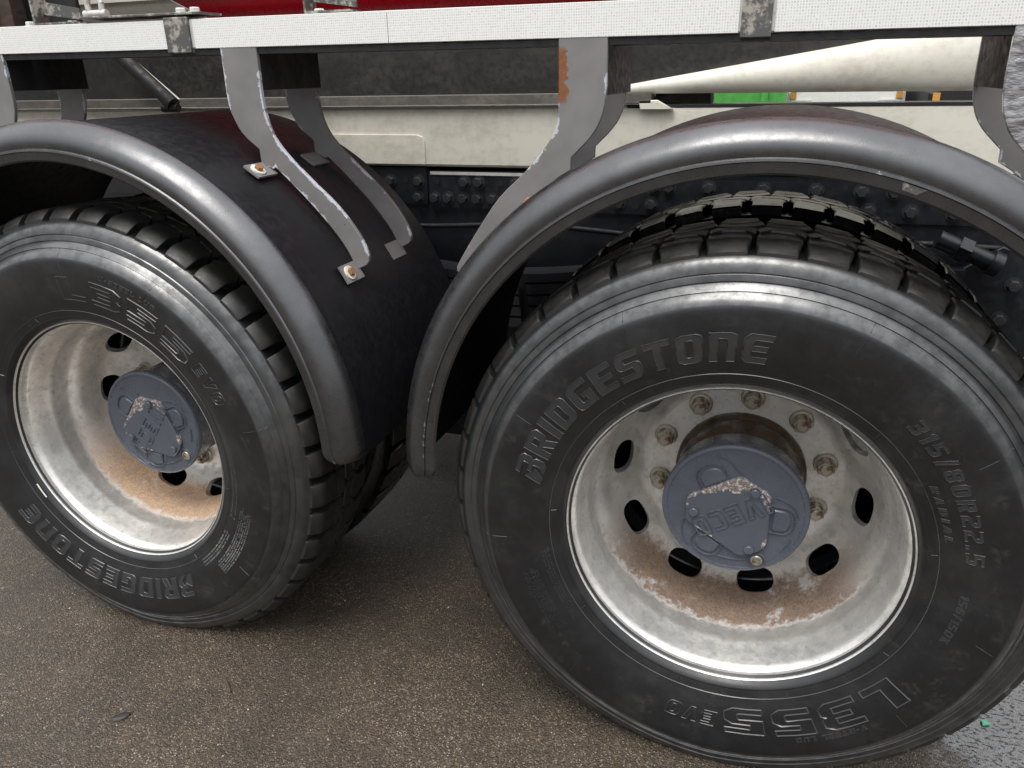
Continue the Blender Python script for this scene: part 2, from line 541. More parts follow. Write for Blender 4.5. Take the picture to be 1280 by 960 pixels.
def worn_plate(poly, y0, y1, w_=0.012):
    """steel plate with a ring of vertices on its front so the paint can chip along the edge"""
    n = len(poly)
    ch = 0.0012
    ins1 = inset(poly, ch)
    ins2 = inset(poly, w_)
    v = [(x, y1, z) for x, z in poly] + [(x, y0 + ch, z) for x, z in poly] + [(x, y0, z) for x, z in ins1] + [(x, y0, z) for x, z in ins2]
    e = [1.0] * (3 * n) + [0.0] * n
    f = [tuple(range(n))]
    for r in range(3):
        for i in range(n):
            j = (i + 1) % n
            f.append((r * n + i, r * n + j, (r + 1) * n + j, (r + 1) * n + i))
    me = bpy.data.meshes.new('plate')
    from mathutils.geometry import tessellate_polygon
    tri = tessellate_polygon([[Vector((x, z, 0)) for x, z in ins2]])
    f += [tuple(3 * n + i for i in t) for t in tri]
    return mesh('plate', v, f, 35, e)

def tag(o, label, cat, group=None, kind=None):
    o['label'] = label
    if cat:
        o['category'] = cat
    if group:
        o['group'] = group
    if kind:
        o['kind'] = kind
    return o

def smooth_poly(pts, per=4):
    """Catmull-Rom through an open list of 2-D points"""
    out = []
    n = len(pts)
    for i in range(n - 1):
        p0, p1, p2, p3 = pts[max(0, i - 1)], pts[i], pts[i + 1], pts[min(n - 1, i + 2)]
        for k in range(per):
            t = k / per
            out.append(tuple(0.5 * (2 * b + (c - a) * t + (2 * a - 5 * b + 4 * c - d) * t * t + (3 * b - a - 3 * c + d) * t ** 3)
                             for a, b, c, d in zip(p0, p1, p2, p3)))
    out.append(tuple(pts[-1]))
    return out

# ------------------------------------------------------------------ bold lettering drawn as polygons (height 10)
G = {
 'B': (7.2, [[(2.9, 0), (6, 0), (7.2, 1.2), (7.2, 4), (6.2, 5.1), (7.1, 6.2), (7.1, 8.8), (5.8, 10), (1.0, 10), (0.6, 8.2), (4.5, 8.2), (4.7, 7.9), (4.7, 6.2), (4.4, 5.9), (2.6, 5.9), (2.2, 4.3), (4.6, 4.3), (4.8, 4), (4.8, 2), (4.5, 1.7)], [(-0.9, 0), (1.9, 0), (3.5, 3.2), (0.4, 5.8)]]),
 'R': (7.2, [[(0, 0), (2.4, 0), (2.4, 3.7), (3.3, 3.7), (4.8, 0), (7.4, 0), (5.7, 4), (7, 5.2), (7, 8.8), (5.7, 10), (0, 10)], [(2.4, 5.6), (4.4, 5.6), (4.6, 5.9), (4.6, 7.8), (4.4, 8.1), (2.4, 8.1)]]),
 'I': (2.4, [[(0, 0), (2.4, 0), (2.4, 10), (0, 10)]]),
 'D': (7, [[(0, 0), (5.2, 0), (6.5, 0.6), (7, 1.8), (7, 8.2), (6.5, 9.4), (5.2, 10), (0, 10)], [(2.4, 2), (4.2, 2), (4.6, 2.5), (4.6, 7.5), (4.2, 8), (2.4, 8)]]),
 'G': (7, [[(1.8, 0), (7, 0), (7, 5.2), (3.8, 5.2), (3.8, 3.5), (4.7, 3.5), (4.7, 2), (2.9, 2), (2.4, 2.5), (2.4, 7.5), (2.9, 8), (6.8, 8), (6.8, 10), (1.8, 10), (0.5, 9.4), (0, 8.2), (0, 1.8), (0.5, 0.6)]]),
 'E': (6.6, [[(0, 0), (6.6, 0), (6.6, 2), (2.4, 2), (2.4, 4.1), (6, 4.1), (6, 5.9), (2.4, 5.9), (2.4, 8), (6.6, 8), (6.6, 10), (0, 10)]]),
 'e': (6.8, [[(1.4, 0), (6.6, 0), (6.6, 2), (2.8, 2), (2.4, 2.4), (2.4, 4.1), (6, 4.1), (6, 5.9), (2.4, 5.9), (2.4, 7.6), (2.8, 8), (6.8, 8), (6.8, 10), (1.4, 10), (0, 8.6), (0, 1.4)]]),
 'S': (7, [[(0, 0), (5.6, 0), (6.6, .5), (7, 1.5), (7, 4.3), (6.6, 5.4), (5.6, 5.9), (2.7, 5.9), (2.4, 6.2), (2.4, 7.7), (2.7, 8), (6.7, 8), (6.7, 10), (1.4, 10), (.4, 9.5), (0, 8.5), (0, 5.6), (.4, 4.6), (1.4, 4.1), (4.3, 4.1), (4.6, 3.8), (4.6, 2.3), (4.3, 2), (0, 2)]]),
 'T': (7, [[(2.3, 0), (4.7, 0), (4.7, 8), (7, 8), (7, 10), (0, 10), (0, 8), (2.3, 8)]]),
 'O': (7, [[(1.8, 0), (5.2, 0), (6.5, .6), (7, 1.8), (7, 8.2), (6.5, 9.4), (5.2, 10), (1.8, 10), (.5, 9.4), (0, 8.2), (0, 1.8), (.5, .6)], [(2.8, 2), (4.2, 2), (4.6, 2.5), (4.6, 7.5), (4.2, 8), (2.8, 8), (2.4, 7.5), (2.4, 2.5)]]),
 'n': (7, [[(0, 0), (2.4, 0), (2.4, 8), (4.2, 8), (4.6, 7.6), (4.6, 0), (7, 0), (7, 8.2), (6.5, 9.4), (5.2, 10), (0, 10)]]),
 'L': (6.2, [[(0, 0), (6.2, 0), (6.2, 2.2), (2.6, 2.2), (2.6, 10), (0, 10)]]),
 '3': (7, [[(0, 0), (5.4, 0), (7, 1.4), (7, 4.2), (6.2, 5), (7, 5.8), (7, 8.6), (5.4, 10), (0, 10), (0, 8), (4.6, 8), (4.6, 5.9), (1.5, 5.9), (1.5, 4.1), (4.6, 4.1), (4.6, 2), (0, 2)]]),
 '5': (7, [[(0, 0), (5.4, 0), (7, 1.6), (7, 4.8), (5.6, 6.2), (2.4, 6.2), (2.4, 8), (6.8, 8), (6.8, 10), (0, 10), (0, 4.3), (4.3, 4.3), (4.6, 4), (4.6, 2.3), (4.3, 2), (0, 2)]]),
 'V': (7.2, [[(2.4, 0), (4.8, 0), (7.2, 10), (4.8, 10), (3.6, 4), (2.4, 10), (0, 10)]]),
 'C': (6.8, [[(1.8, 0), (6.8, 0), (6.8, 2), (2.9, 2), (2.4, 2.5), (2.4, 7.5), (2.9, 8), (6.8, 8), (6.8, 10), (1.8, 10), (.5, 9.4), (0, 8.2), (0, 1.8), (.5, .6)]]),
 '1': (3.6, [[(1.2, 0), (3.6, 0), (3.6, 10), (1.6, 10), (0, 8.6), (0, 7.4), (1.2, 7.8)]]),
 '8': (7, [[(1.6, 0), (5.4, 0), (7, 1.4), (7, 4.2), (6.2, 5), (7, 5.8), (7, 8.6), (5.4, 10), (1.6, 10), (0, 8.6), (0, 5.8), (.8, 5), (0, 4.2), (0, 1.4)], [(2.4, 2), (4.6, 2), (4.6, 4.1), (2.4, 4.1)], [(2.4, 5.9), (4.6, 5.9), (4.6, 8), (2.4, 8)]]),
 '6': (7, [[(1.6, 0), (5.4, 0), (7, 1.4), (7, 4.8), (5.6, 6.1), (2.4, 6.1), (2.4, 8), (6.6, 8), (6.6, 10), (1.6, 10), (0, 8.6), (0, 1.4)], [(2.4, 2), (4.6, 2), (4.6, 4.2), (2.4, 4.2)]]),
 '0': (7, [[(1.6, 0), (5.4, 0), (7, 1.6), (7, 8.4), (5.4, 10), (1.6, 10), (0, 8.4), (0, 1.6)], [(2.4, 2), (4.6, 2), (4.6, 8), (2.4, 8)]]),
 '2': (7, [[(0, 0), (7, 0), (7, 2), (2.6, 2), (2.6, 3.6), (5.6, 4.6), (7, 6), (7, 8.6), (5.6, 10), (0, 10), (0, 8), (4.6, 8), (4.6, 6.2), (1.4, 5.2), (0, 3.8)]]),
 '/': (5, [[(0, -1), (2.2, -1), (5, 11), (2.8, 11)]]),
 '.': (2.4, [[(0, 0), (2.2, 0), (2.2, 2.2), (0, 2.2)]]),
 '-': (4, [[(0, 4), (4, 4), (4, 6), (0, 6)]]),
 'A': (7, [[(0, 0), (2.2, 0), (2.7, 2.2), (4.5, 2.2), (5, 0), (7.2, 0), (4.9, 10), (2.3, 10)], [(3.1, 4.1), (4.1, 4.1), (3.6, 6.8)]]),
 'U': (7, [[(1.6, 0), (5.4, 0), (7, 1.6), (7, 10), (4.6, 10), (4.6, 2), (2.4, 2), (2.4, 10), (0, 10), (0, 1.6)]]),
 'K': (7, [[(0, 0), (2.4, 0), (2.4, 3.6), (4.4, 0), (7.2, 0), (4.2, 5.2), (7, 10), (4.4, 10), (2.4, 6.5), (2.4, 10), (0, 10)]]),
 ' ': (4, []),
}

def text_width(s, gap=1.3):
    return sum(G[c][0] + gap for c in s) - gap

def inside(p, loops):
    c = False
    x, y = p
    for L in loops:
        n = len(L)
        for i in range(n):
            x1, y1 = L[i]
            x2, y2 = L[(i + 1) % n]
            if (y1 > y) != (y2 > y) and x < (x2 - x1) * (y - y1) / (y2 - y1) + x1:
                c = not c
    return c

def text_geo(s, fn, unit, gap=1.3, slant=0.12, ridge=0.0010, up=0.0012, fill=0.0, step=0.6):
    """letters as raised outlines (and, if fill, raised faces); fn maps text units and a height off the surface to a point.
    unit = metres per text unit"""
    b = B()
    x0 = 0.0
    hw = ridge / unit
    for ch in s:
        wd, loops = G[ch]
        loops = [[(x + slant * y + x0, y) for x, y in L] for L in loops]
        x0 += wd + gap
        for L in loops:
            n = len(L)
            d = []
            for i in range(n):
                a, c = L[i], L[(i + 1) % n]
                k = max(1, int(hypot(c[0] - a[0], c[1] - a[1]) / 2.5))
                d += [(a[0] + (c[0] - a[0]) * j / k, a[1] + (c[1] - a[1]) * j / k) for j in range(k)]
            oin, oout = inset(d, hw), inset(d, -hw)
            n = len(d)
            v = [fn(x, y, -0.0003) for x, y in oin] + [fn(x, y, up) for x, y in d] + [fn(x, y, -0.0003) for x, y in oout]
            f = []
            for r in range(2):
                for i in range(n):
                    j = (i + 1) % n
                    f.append((r * n + i, r * n + j, (r + 1) * n + j, (r + 1) * n + i))
            b.add(v, f)
        if fill and loops:
            xs = [p[0] for L in loops for p in L]
            ys = [p[1] for L in loops for p in L]
            idx, v, f = {}, [], []
            nx, ny = int((max(xs) - min(xs)) / step) + 1, int((max(ys) - min(ys)) / step) + 1
            def vid(i, j):
                if (i, j) not in idx:
                    idx[(i, j)] = len(v)
                    v.append(fn(min(xs) + i * step, min(ys) + j * step, fill))
                return idx[(i, j)]
            for i in range(nx):
                for j in range(ny):
                    if inside((min(xs) + (i + .5) * step, min(ys) + (j + .5) * step), loops):
                        f.append((vid(i, j), vid(i + 1, j), vid(i + 1, j + 1), vid(i, j + 1)))
            b.add(v, f)
    return b

# ------------------------------------------------------------------ tyre section
SIDE = [(.006, .290), (-.001, .297), (-.008, .3035), (-.0118, .309), (-.0122, .3125), (-.0128, .3135), (-.018, .332), (-.024, .352), (-.029, .378), (-.0322, .405), (-.0330, .425), (-.0328, .4418)]
SH = [(-.0318, .4445), (-.0255, .4540), (-.0192, .4612), (-.0182, .4620), (-.0190, .4632), (-.0142, .4685), (-.0100, .4732), (-.0082, .4746), (-.0094, .4764), (-.0088, .4800), (-.0072, .4858), (-.0054, .4874), (-.0064, .4894), (-.0052, .4950), (-.0022, .5030), (.0030, .5090), (.0065, .5125), (.0090, .5145)]
def side_y(r):
    pts = SIDE[5:] + SH
    for (y0, r0), (y1, r1) in zip(pts, pts[1:]):
        if r0 <= r <= r1:
            return y0 + (y1 - y0) * (r - r0) / (r1 - r0)
    return -0.012 if r < .32 else 0.0
WC = 0.1155                                   # mid plane of the tyre
half = smooth_poly(SIDE, 3)[:-1] + SH + [(.016, .5160), (.030, .5170), (.050, .5175), (WC, .518)]
full = half + [(2 * WC - y, r) for y, r in reversed(half[:-1])]

def flat_bottom(v):
    out = []
    for x, y, z in v:
        r = hypot(x, z)
        if z < -0.40:
            k = max(0.0, (-z - 0.40) / 0.12) * max(0.0, 1 - abs(x) / 0.30)
            y = y + (-1 if y < WC else 1) * 0.010 * k * min(1, (0.55 - r) / 0.1 + .4)
        if z < -(AX - 0.002):
            z = -(AX - 0.002)
        out.append((x, y, z))
    return out

tv, tf = lathe(full, 180, close=False)
ME_TYRE = mesh('tyre', flat_bottom(tv), tf, 32)

NB = 44
PITCH = 2 * pi / NB
def block(poly, top=.5375, base=.512, crown=True, bev=0.0022):
    """tread block: (angle fraction of a pitch, y) polygon between two radii"""
    inn = []
    cx = sum(p[0] for p in poly) / len(poly)
    cy = sum(p[1] for p in poly) / len(poly)
    v = []
    n = len(poly)
    def P(u, y, r):
        return (r * sin(u * PITCH), y, r * cos(u * PITCH))
    def rt(y):
        e = min(y, 2 * WC - y)
        return top - (0.0055 * max(0, (0.030 - e) / 0.022) ** 1.3 if crown else 0)
    for u, y in poly:
        v.append(P(u, y, base))
    for u, y in poly:
        v.append(P(u, y, rt(y) - bev))
    for u, y in poly:
        du, dy = cx - u, cy - y
        k = bev / max(1e-6, hypot(du * PITCH * .53, dy)) * 1.3
        v.append(P(u + du * k, y + dy * k, rt(y + dy * k)))
    f = []
    for r in range(2):
        for i in range(n):
            j = (i + 1) % n
            f.append((r * n + i, r * n + j, (r + 1) * n + j, (r + 1) * n + i))
    f.append(tuple(range(2 * n, 3 * n)))
    return v, f

SHO = [(-.37, .0125), (-.10, .0115), (.37, .0125), (.37, .045), (.46, .060), (.30, .079), (-.22, .086), (-.46, .066), (-.37, .050)]
MID = [(-.40, .073), (-.20, .0885), (.31, .0815), (.49, .065), (.56, .098), (.36, .1142), (-.33, .1142), (-.47, .098)]
def mirror_block(p, sh):
    return [(u + sh, 2 * WC - y) for u, y in p]
def rot_y(v, a):
    c, s = cos(a), sin(a)
    return [(x * c + z * s, y, -x * s + z * c) for x, y, z in v]
def row_block(rows, drop, base=.505, bev=.0016, top=.5375, soft=.0):
    """shoulder block: rows of (y, left, right); its outer face rounds off towards the sidewall"""
    def P(u, y, r):
        return (r * sin(u * PITCH), y, r * cos(u * PITCH))
    v, f = [], []
    for y, a, b_ in rows:
        t = top - drop * max(0.0, (.034 - y) / .026) ** 1.5
        d = .10 * (b_ - a) * (1 if soft == 0 else soft)
        v += [P(a, y, base), P(a, y, t - bev), P(a + .02 + d * .2, y, t), P((a + b_) / 2, y, t + .0002), P(b_ - .02 - d * .2, y, t), P(b_, y, t - bev), P(b_, y, base)]
    for i in range(len(rows) - 1):
        for k in range(6):
            f.append((i * 7 + k, i * 7 + k + 1, i * 7 + k + 8, i * 7 + k + 7))
    f.append(tuple(range(7)))
    f.append(tuple((len(rows) - 1) * 7 + k for k in range(7)))
    return v, f
ROWS_S = [(.0065, -.35, .35), (.0095, -.365, .365), (.014, -.37, .37), (.020, -.375, .375), (.028, -.375, .375), (.036, -.375, .375), (.050, -.375, .40), (.060, -.42, .455), (.068, -.455, .40), (.0785, -.33, .30), (.0845, -.24, .04)]
ROWS_W = [(.0065, -.40, .40), (.0095, -.41, .41), (.014, -.41, .41), (.020, -.415, .415), (.028, -.44, .44), (.036, -.455, .455), (.050, -.46, .46), (.060, -.46, .465), (.068, -.46, .44), (.0785, -.36, .33), (.0850, -.25, .05)]
ME_SHO_W = mesh('tread_block', *row_block(ROWS_W, .0150, top=.5345, bev=.003), 40)
ME_SHO = mesh('tread_block', *row_block(ROWS_S, .0165), 35)
ME_MID = mesh('tread_block', *block(MID, crown=False), 30)

def joined_tread(rows, name):
    b = B()
    for p, sh, cr in rows:
        bv, bf = block(p, crown=cr)
        for i in range(NB):
            b.add(flat_bottom(rot_y(bv, PITCH * (i + sh))), bf)
    return b.mesh(name, 30)
ME_FAR_ROWS = joined_tread([(mirror_block(MID, 0), .5, False), (mirror_block(SHO, 0), .5, True)], 'tread')
ME_ALL_ROWS = joined_tread([(SHO, 0, True), (MID, 0, False), (mirror_block(MID, 0), .5, False), (mirror_block(SHO, 0), .5, True)], 'tread')

# ------------------------------------------------------------------ rim with its hand holes
def rim_mesh():
    front = [(.0035, .2985), (-.0005, .2980), (-.0025, .2965), (-.0005, .2945), (.006, .2935), (.016, .2925), (.0185, .2905), (.022, .2872), (.030, .2845),
             (.055, .2815), (.080, .2770), (.087, .2752), (.092, .2760), (.118, .2775), (.132, .2765), (.142, .2715), (.152, .2650), (.170, .2600), (.195, .2565),
             (.212, .2530), (.226, .2470), (.240, .2385), (.256, .2250), (.270, .2125), (.279, .2040), (.2825, .1970), (.2845, .1900), (.2850, .1850), (.2850, .124)]
    back = [(.300, .124), (.300, .195), (.292, .213), (.262, .240), (.236, .258), (.215, .268), (.205, .280), (.205, .288), (.03, .2935), (.012, .2995)]
    v, f = lathe(front + back, 120, close=True)
    me = mesh('rim', v, f, None)
    bm = bmesh.new()
    for i in range(10):
        a = radians(-5 + 36 * i)
        er = Vector((cos(a), 0, sin(a)))
        et = Vector((-sin(a), 0, cos(a)))
        ey = Vector((0, 1, 0))
        nrm = (-ey * 0.86 - er * 0.50).normalized()
        up = (er * 0.86 - ey * 0.50).normalized()
        c0 = er * 0.2385 + ey * 0.240
        ring = []
        for k in range(24):
            t = 2 * pi * k / 24
            ca, sa = cos(t), sin(t)
            X = 0.0385 * abs(ca) ** 0.72 * (1 if ca >= 0 else -1)
            Z = 0.0255 * abs(sa) ** 0.85 * (1 if sa >= 0 else -1)
            ring.append(et * X + up * Z)
        lo = [bm.verts.new(c0 + p - nrm * 0.07) for p in ring]
        hi = [bm.verts.new(c0 + p + nrm * 0.028) for p in ring]
        for k in range(24):
            j = (k + 1) % 24
            bm.faces.new((lo[k], lo[j], hi[j], hi[k]))
        bm.faces.new(lo)
        bm.faces.new(hi)
    bmesh.ops.recalc_face_normals(bm, faces=bm.faces)
    cm = bpy.data.meshes.new('cutter')
    bm.to_mesh(cm)
    bm.free()
    a = bpy.data.objects.new('tmp_rim', me)
    b = bpy.data.objects.new('tmp_cut', cm)
    C.objects.link(a)
    C.objects.link(b)
    md = a.modifiers.new('cut', 'BOOLEAN')
    md.object = b
    md.operation = 'DIFFERENCE'
    md.solver = 'EXACT'
    dg = bpy.context.evaluated_depsgraph_get()
    out = bpy.data.meshes.new_from_object(a.evaluated_get(dg))
    bpy.data.objects.remove(a)
    bpy.data.objects.remove(b)
    out.name = 'rim'
    out.shade_smooth()
    out.set_sharp_from_angle(angle=radians(28))
    return out
ME_RIM = rim_mesh()

def hexnut():
    """flange nut with the stud end, pointing to -y from the disc"""
    b = B()
    v, f = lathe([(.0, .0235), (-.005, .0235), (-.0075, .0215), (-.008, .017)], 24, close=False)
    b.add(v, f)
    hexr = .0183
    rows = []
    for y, r in ((-.007, hexr), (-.0270, hexr), (-.0300, hexr * .87)):
        rows.append([(r * cos(pi / 3 * k), y, r * sin(pi / 3 * k)) for k in range(6)])
    v = [p for r in rows for p in r]
    f = [(r * 6 + i, r * 6 + (i + 1) % 6, r * 6 + 6 + (i + 1) % 6, r * 6 + 6 + i) for r in range(2) for i in range(6)]
    f.append((12, 13, 14, 15, 16, 17))
    b.add(v, f)
    v, f = lathe([(-.028, .0108), (-.0335, .0108), (-.0350, .0092), (-.0350, .0001)], 14, close=False)
    b.add(v, f)
    return b.mesh('wheel_nut', 30)
ME_NUT = hexnut()

def small_bolt(r=.011, h=.008, wr=0.0, n=6):
    b = B()
    if wr:
        b.cyl((0, 0, 0), (0, -.002, 0), wr, n=20)
    v = [(r * cos(2 * pi * k / n), y, r * sin(2 * pi * k / n)) for y in (-.0015, -h * .8) for k in range(n)]
    v += [(r * .84 * cos(2 * pi * k / n), -h, r * .84 * sin(2 * pi * k / n)) for k in range(n)]
    f = [(q * n + i, q * n + (i + 1) % n, q * n + n + (i + 1) % n, q * n + n + i) for q in range(2) for i in range(n)] + [tuple(range(2 * n, 3 * n))]
    b.add(v, f)
    return b.mesh('bolt', 30)

# ------------------------------------------------------------------ the truck
truck = bpy.data.objects.new('heavy_truck', None)
C.objects.link(truck)
truck.location = (0, 0, AX)
tag(truck, 'heavy truck with grey fenders, cream frame, red body and two rear wheels', 'truck')

# hub cap drawn in its own frame (right wheel's rotation = 0)
PLATE = [(-.089, .012), (-.086, .021), (-.071, .030), (.000, .071), (.010, .073), (.060, .046), (.064, .038), (.065, -.056), (.061, -.068), (.050, -.080), (.022, -.093), (.012, -.093), (-.083, -.036), (-.089, -.026)]
PADS = [(-.046, .067, radians(30)), (.087, -.008, radians(-92)), (-.047, -.082, radians(150))]
COVB = [(.035, .048), (-.074, -.010), (.034, -.075)]
SCREW = (.050, -.103)
def rot2(p, a):
    return (p[0] * cos(a) - p[1] * sin(a), p[0] * sin(a) + p[1] * cos(a))
CAPY = .115
def cap_mesh():
    b = B()
    v, f = lathe([(.190, .127), (.150, .128), (.137, .134), (.131, .1365), (.122, .1365), (.1185, .1350), (.1165, .1325), (.1160, .1290), (.1163, .1270), (.1180, .1260), (.1180, .0001)], 96, close=False)
    b.add(v, f)
    return b.mesh('hub_cap', 35)
ME_CAP = cap_mesh()
def loop_ridge(b, pts, y, hw, up, closed=True):
    n = len(pts)
    if closed:
        a, c = inset(pts, hw), inset(pts, -hw)
    else:
        a, c = [], []
        for i in range(n):
            p, q = pts[max(0, i - 1)], pts[min(n - 1, i + 1)]
            L = hypot(q[0] - p[0], q[1] - p[1]) or 1
            nx, nz = -(q[1] - p[1]) / L * hw, (q[0] - p[0]) / L * hw
            a.append((pts[i][0] + nx, pts[i][1] + nz))
            c.append((pts[i][0] - nx, pts[i][1] - nz))
    v = [(x, y, z) for x, z in a] + [(x, y - up, z) for x, z in pts] + [(x, y, z) for x, z in c]
    f = []
    for r in range(2):
        for i in range(n if closed else n - 1):
            j = (i + 1) % n
            f.append((r * n + i, r * n + j, (r + 1) * n + j, (r + 1) * n + i))
    b.add(v, f)
def pad_poly(cx, cz, a, w_, h_):
    """D shaped pad: flat side towards the plate"""
    pts = [(-w_, -h_), (w_, -h_), (w_, 0.1 * h_)]
    for k in range(1, 8):
        t = pi * k / 8
        pts.append((w_ * cos(t) * 1.0, 0.1 * h_ + h_ * .9 * sin(t)))
    pts.append((-w_, 0.1 * h_))
    return [(cx + rot2(p, a)[0], cz + rot2(p, a)[1]) for p in pts]
def pad_mesh(cx, cz, a):
    b = B()
    b.prism(pad_poly(cx, cz, a, .022, .016), CAPY - .002, CAPY + .004, .002)
    loop_ridge(b, pad_poly(cx, cz, a, .0285, .0235), CAPY + .003, .0022, .004)
    return b.mesh('cap_pad', 35)
ME_PADS = [pad_mesh(x, z, a) for x, z, a in PADS]
def arc_pts(r, a0, a1, n=14):
    return [(r * cos(radians(a0 + (a1 - a0) * i / n)), r * sin(radians(a0 + (a1 - a0) * i / n))) for i in range(n + 1)]
def cap_ridges():
    out = []
    for pts, cl_ in ((arc_pts(.108, -108, -72), False), (arc_pts(.116, -40, -24), False),
                     ([(.010, .078), (-.002, .088), (-.010, .098), (-.022, .107), (-.040, .110)], False),
                     ([(.072, .040), (.085, .036), (.098, .030), (.110, .018), (.115, .004)], False),
                     ([(-.092, -.036), (-.094, -.052), (-.093, -.066), (-.086, -.083), (-.078, -.092)], False),
                     ([(SCREW[0] + .016 * cos(t * pi / 8), SCREW[1] + .016 * sin(t * pi / 8)) for t in range(16)], True)):
        b = B()
        loop_ridge(b, pts, CAPY + .003, .0019, .0036, cl_)
        out.append(b.mesh('cap_ridge', 40))
    return out
ME_RIDGES = cap_ridges()
def plate_mesh():
    n = len(PLATE)
    i1, i2 = inset(PLATE, .002), [(-.004 + (x + .004) * .70, -.009 + (z + .009) * .70) for x, z in PLATE]
    y = CAPY - .006
    v = [(x, CAPY + .004, z) for x, z in PLATE] + [(x, y + .002, z) for x, z in PLATE] + [(x, y, z) for x, z in i1] + [(x, y, z) for x, z in i2]
    e = [1.0] * (3 * n) + [0.0] * n
    f = [(r * n + i, r * n + (i + 1) % n, (r + 1) * n + (i + 1) % n, (r + 1) * n + i) for r in range(3) for i in range(n)]
    f.append(tuple(range(3 * n, 4 * n)))
    return mesh('cover_plate', v, f, 35, e)
ME_PLATE = plate_mesh()
ME_COVB = small_bolt(.0088, .007, .0105, 12)
def screw_mesh():
    v, f = lathe([(.004, .0115), (.001, .0112), (-.0005, .0098), (-.0005, .0075), (.002, .0068), (.002, .0001)], 20, close=False)
    b = B().add(v, f)
    b.box(-.0066, .0066, -.0002, .0021, -.0014, .0014)
    return b.mesh('cap_screw', 35)
ME_SCREW = screw_mesh()

def cap_text():
    u = .0041
    wd = text_width('IVECO', 1.6) * u
    a = radians(211)
    def fn(x, y, h):
        p = rot2((x * u - wd / 2, y * u - .021), a)
        return (p[0] - .004, CAPY - .006 - h, p[1] - .008)
    return text_geo('IVECO', fn, u, 1.6, 0, .0014, .0028).mesh('lettering', 50)
ME_IVECO = cap_text()

def side_text(s, r0, r1, th0, th1, slant=0.12, gap=1.3, fill=0.0, ridge=.0010, up=.0013):
    """raised words on the sidewall between two radii, reading clockwise from angle th0 to th1 (degrees)"""
    u = (r1 - r0) / 10
    wd = text_width(s, gap) + slant * 10
    def fn(x, y, h):
        r = r0 + y * u
        t = radians(th0 + (th1 - th0) * x / wd)
        return (r * cos(t), side_y(r) - h, r * sin(t))
    return text_geo(s, fn, u, gap, slant, ridge, up, fill)

def side_line(pts, hw=.0009, up=.0012):
    """thin moulded ridge on the sidewall through (r, degrees) points"""
    d = []
    for (r0, a0), (r1, a1) in zip(pts, pts[1:]):
        k = max(2, int(max(abs(r1 - r0) / .012, abs(a1 - a0) / 2.5)))
        d += [(r0 + (r1 - r0) * i / k, a0 + (a1 - a0) * i / k) for i in range(k)]
    d.append(pts[-1])
    P = [(r * cos(radians(a)), r * sin(radians(a))) for r, a in d]
    n = len(P)
    v = []
    for i in range(n):
        p, q = P[max(0, i - 1)], P[min(n - 1, i + 1)]
        L = hypot(q[0] - p[0], q[1] - p[1]) or 1
        nx, nz = -(q[1] - p[1]) / L * hw, (q[0] - p[0]) / L * hw
        for s, h in ((1, -.0004), (0, up), (-1, -.0004)):
            x, z = P[i][0] + s * nx, P[i][1] + s * nz
            v.append((x, side_y(hypot(x, z)) - h, z))
    f = [(i * 3 + k, i * 3 + k + 1, i * 3 + k + 4, i * 3 + k + 3) for i in range(n - 1) for k in range(2)]
    return v, f

def small_print(r0, r1, a0, a1, rows, seed):
    """rows of tiny moulded marks, too small to read"""
    rd = random.Random(seed)
    b = B()
    for k in range(rows):
        r = r0 + (r1 - r0) * k / max(1, rows - 1)
        a = a0 + rd.uniform(0, 3) * (1 if a1 > a0 else -1)
        while (a1 - a) * (1 if a1 > a0 else -1) > 0:
            st = rd.uniform(.25, .6)
            if rd.random() < .8:
                b.add(*side_line([(r - .0018, a), (r + .0018, a + .1)], .0006, .0009))
            a += st * (1 if a1 > a0 else -1)
    return b

def wheel(x, cap_rot, tread_rot, rim_mat, words, label, sho=ME_SHO):
    hv, hf = lathe([(.19, .121), (.200, .1235), (.212, .1245), (.262, .1255), (.268, .130), (.276, .131), (.2848, .131), (.40, .131)], 64, close=False)
    h = link('wheel', mesh('wheel', hv, hf, 35), 'hub_steel', truck, (x, 0, 0))
    h['label'] = label
    link('tyre', ME_TYRE, 'tyre', h)
    for k in range(NB):
        for me in (sho, ME_MID):
            a = PITCH * k + tread_rot
            # blocks squashed into the contact patch stay under the tyre
            lowest = cos(a)
            o = link('tread_block', me, 'tread', h, (0, 0, 0.0335 if lowest < -0.95 else 0), (0, a, 0))
    r = link('tread_rows', ME_FAR_ROWS, 'tread', h)
    r['kind'] = 'stuff'
    me = ME_RIM.copy()
    me.materials.clear()
    link('rim', me, rim_mat, h)
    for k in range(10):
        a = radians(14 + 36 * k)
        link('wheel_nut', ME_NUT, 'nut', h, (.1675 * cos(a), .2850, .1675 * sin(a)), (0, random.uniform(0, 1), 0))
    ry = -cap_rot
    link('hub_cap', ME_CAP, 'hub_paint', h)
    for p in ME_RIDGES:
        link('cap_ridge', p, 'hub_paint', h, None, (0, ry, 0))
    for p in ME_PADS:
        link('cap_pad', p, 'hub_paint', h, None, (0, ry, 0))
    link('cover_plate', ME_PLATE, 'hub_plate', h, None, (0, ry, 0))
    for p in COVB:
        q = rot2(p, cap_rot)
        link('cover_bolt', ME_COVB, 'hub_paint', h, (q[0], CAPY - .006, q[1]))
    q = rot2(SCREW, cap_rot)
    link('cap_screw', ME_SCREW, 'nut', h, (q[0], CAPY - .001, q[1]), (0, .6, 0))
    link('cap_lettering', ME_IVECO, 'hub_paint', h, None, (0, ry, 0))
    for name, b in words:
        link(name, b.mesh(name, 50), 'letter', h)
    # inner tyre of the twin pair
    link('inner_tyre', ME_TYRE.copy(), None, h, (0, .350, 0)).data.materials[0] = M['wet_tread']
    t = link('inner_tread', ME_ALL_ROWS, 'wet_tread', h, (0, .350, 0))
    t['kind'] = 'stuff'
    return h

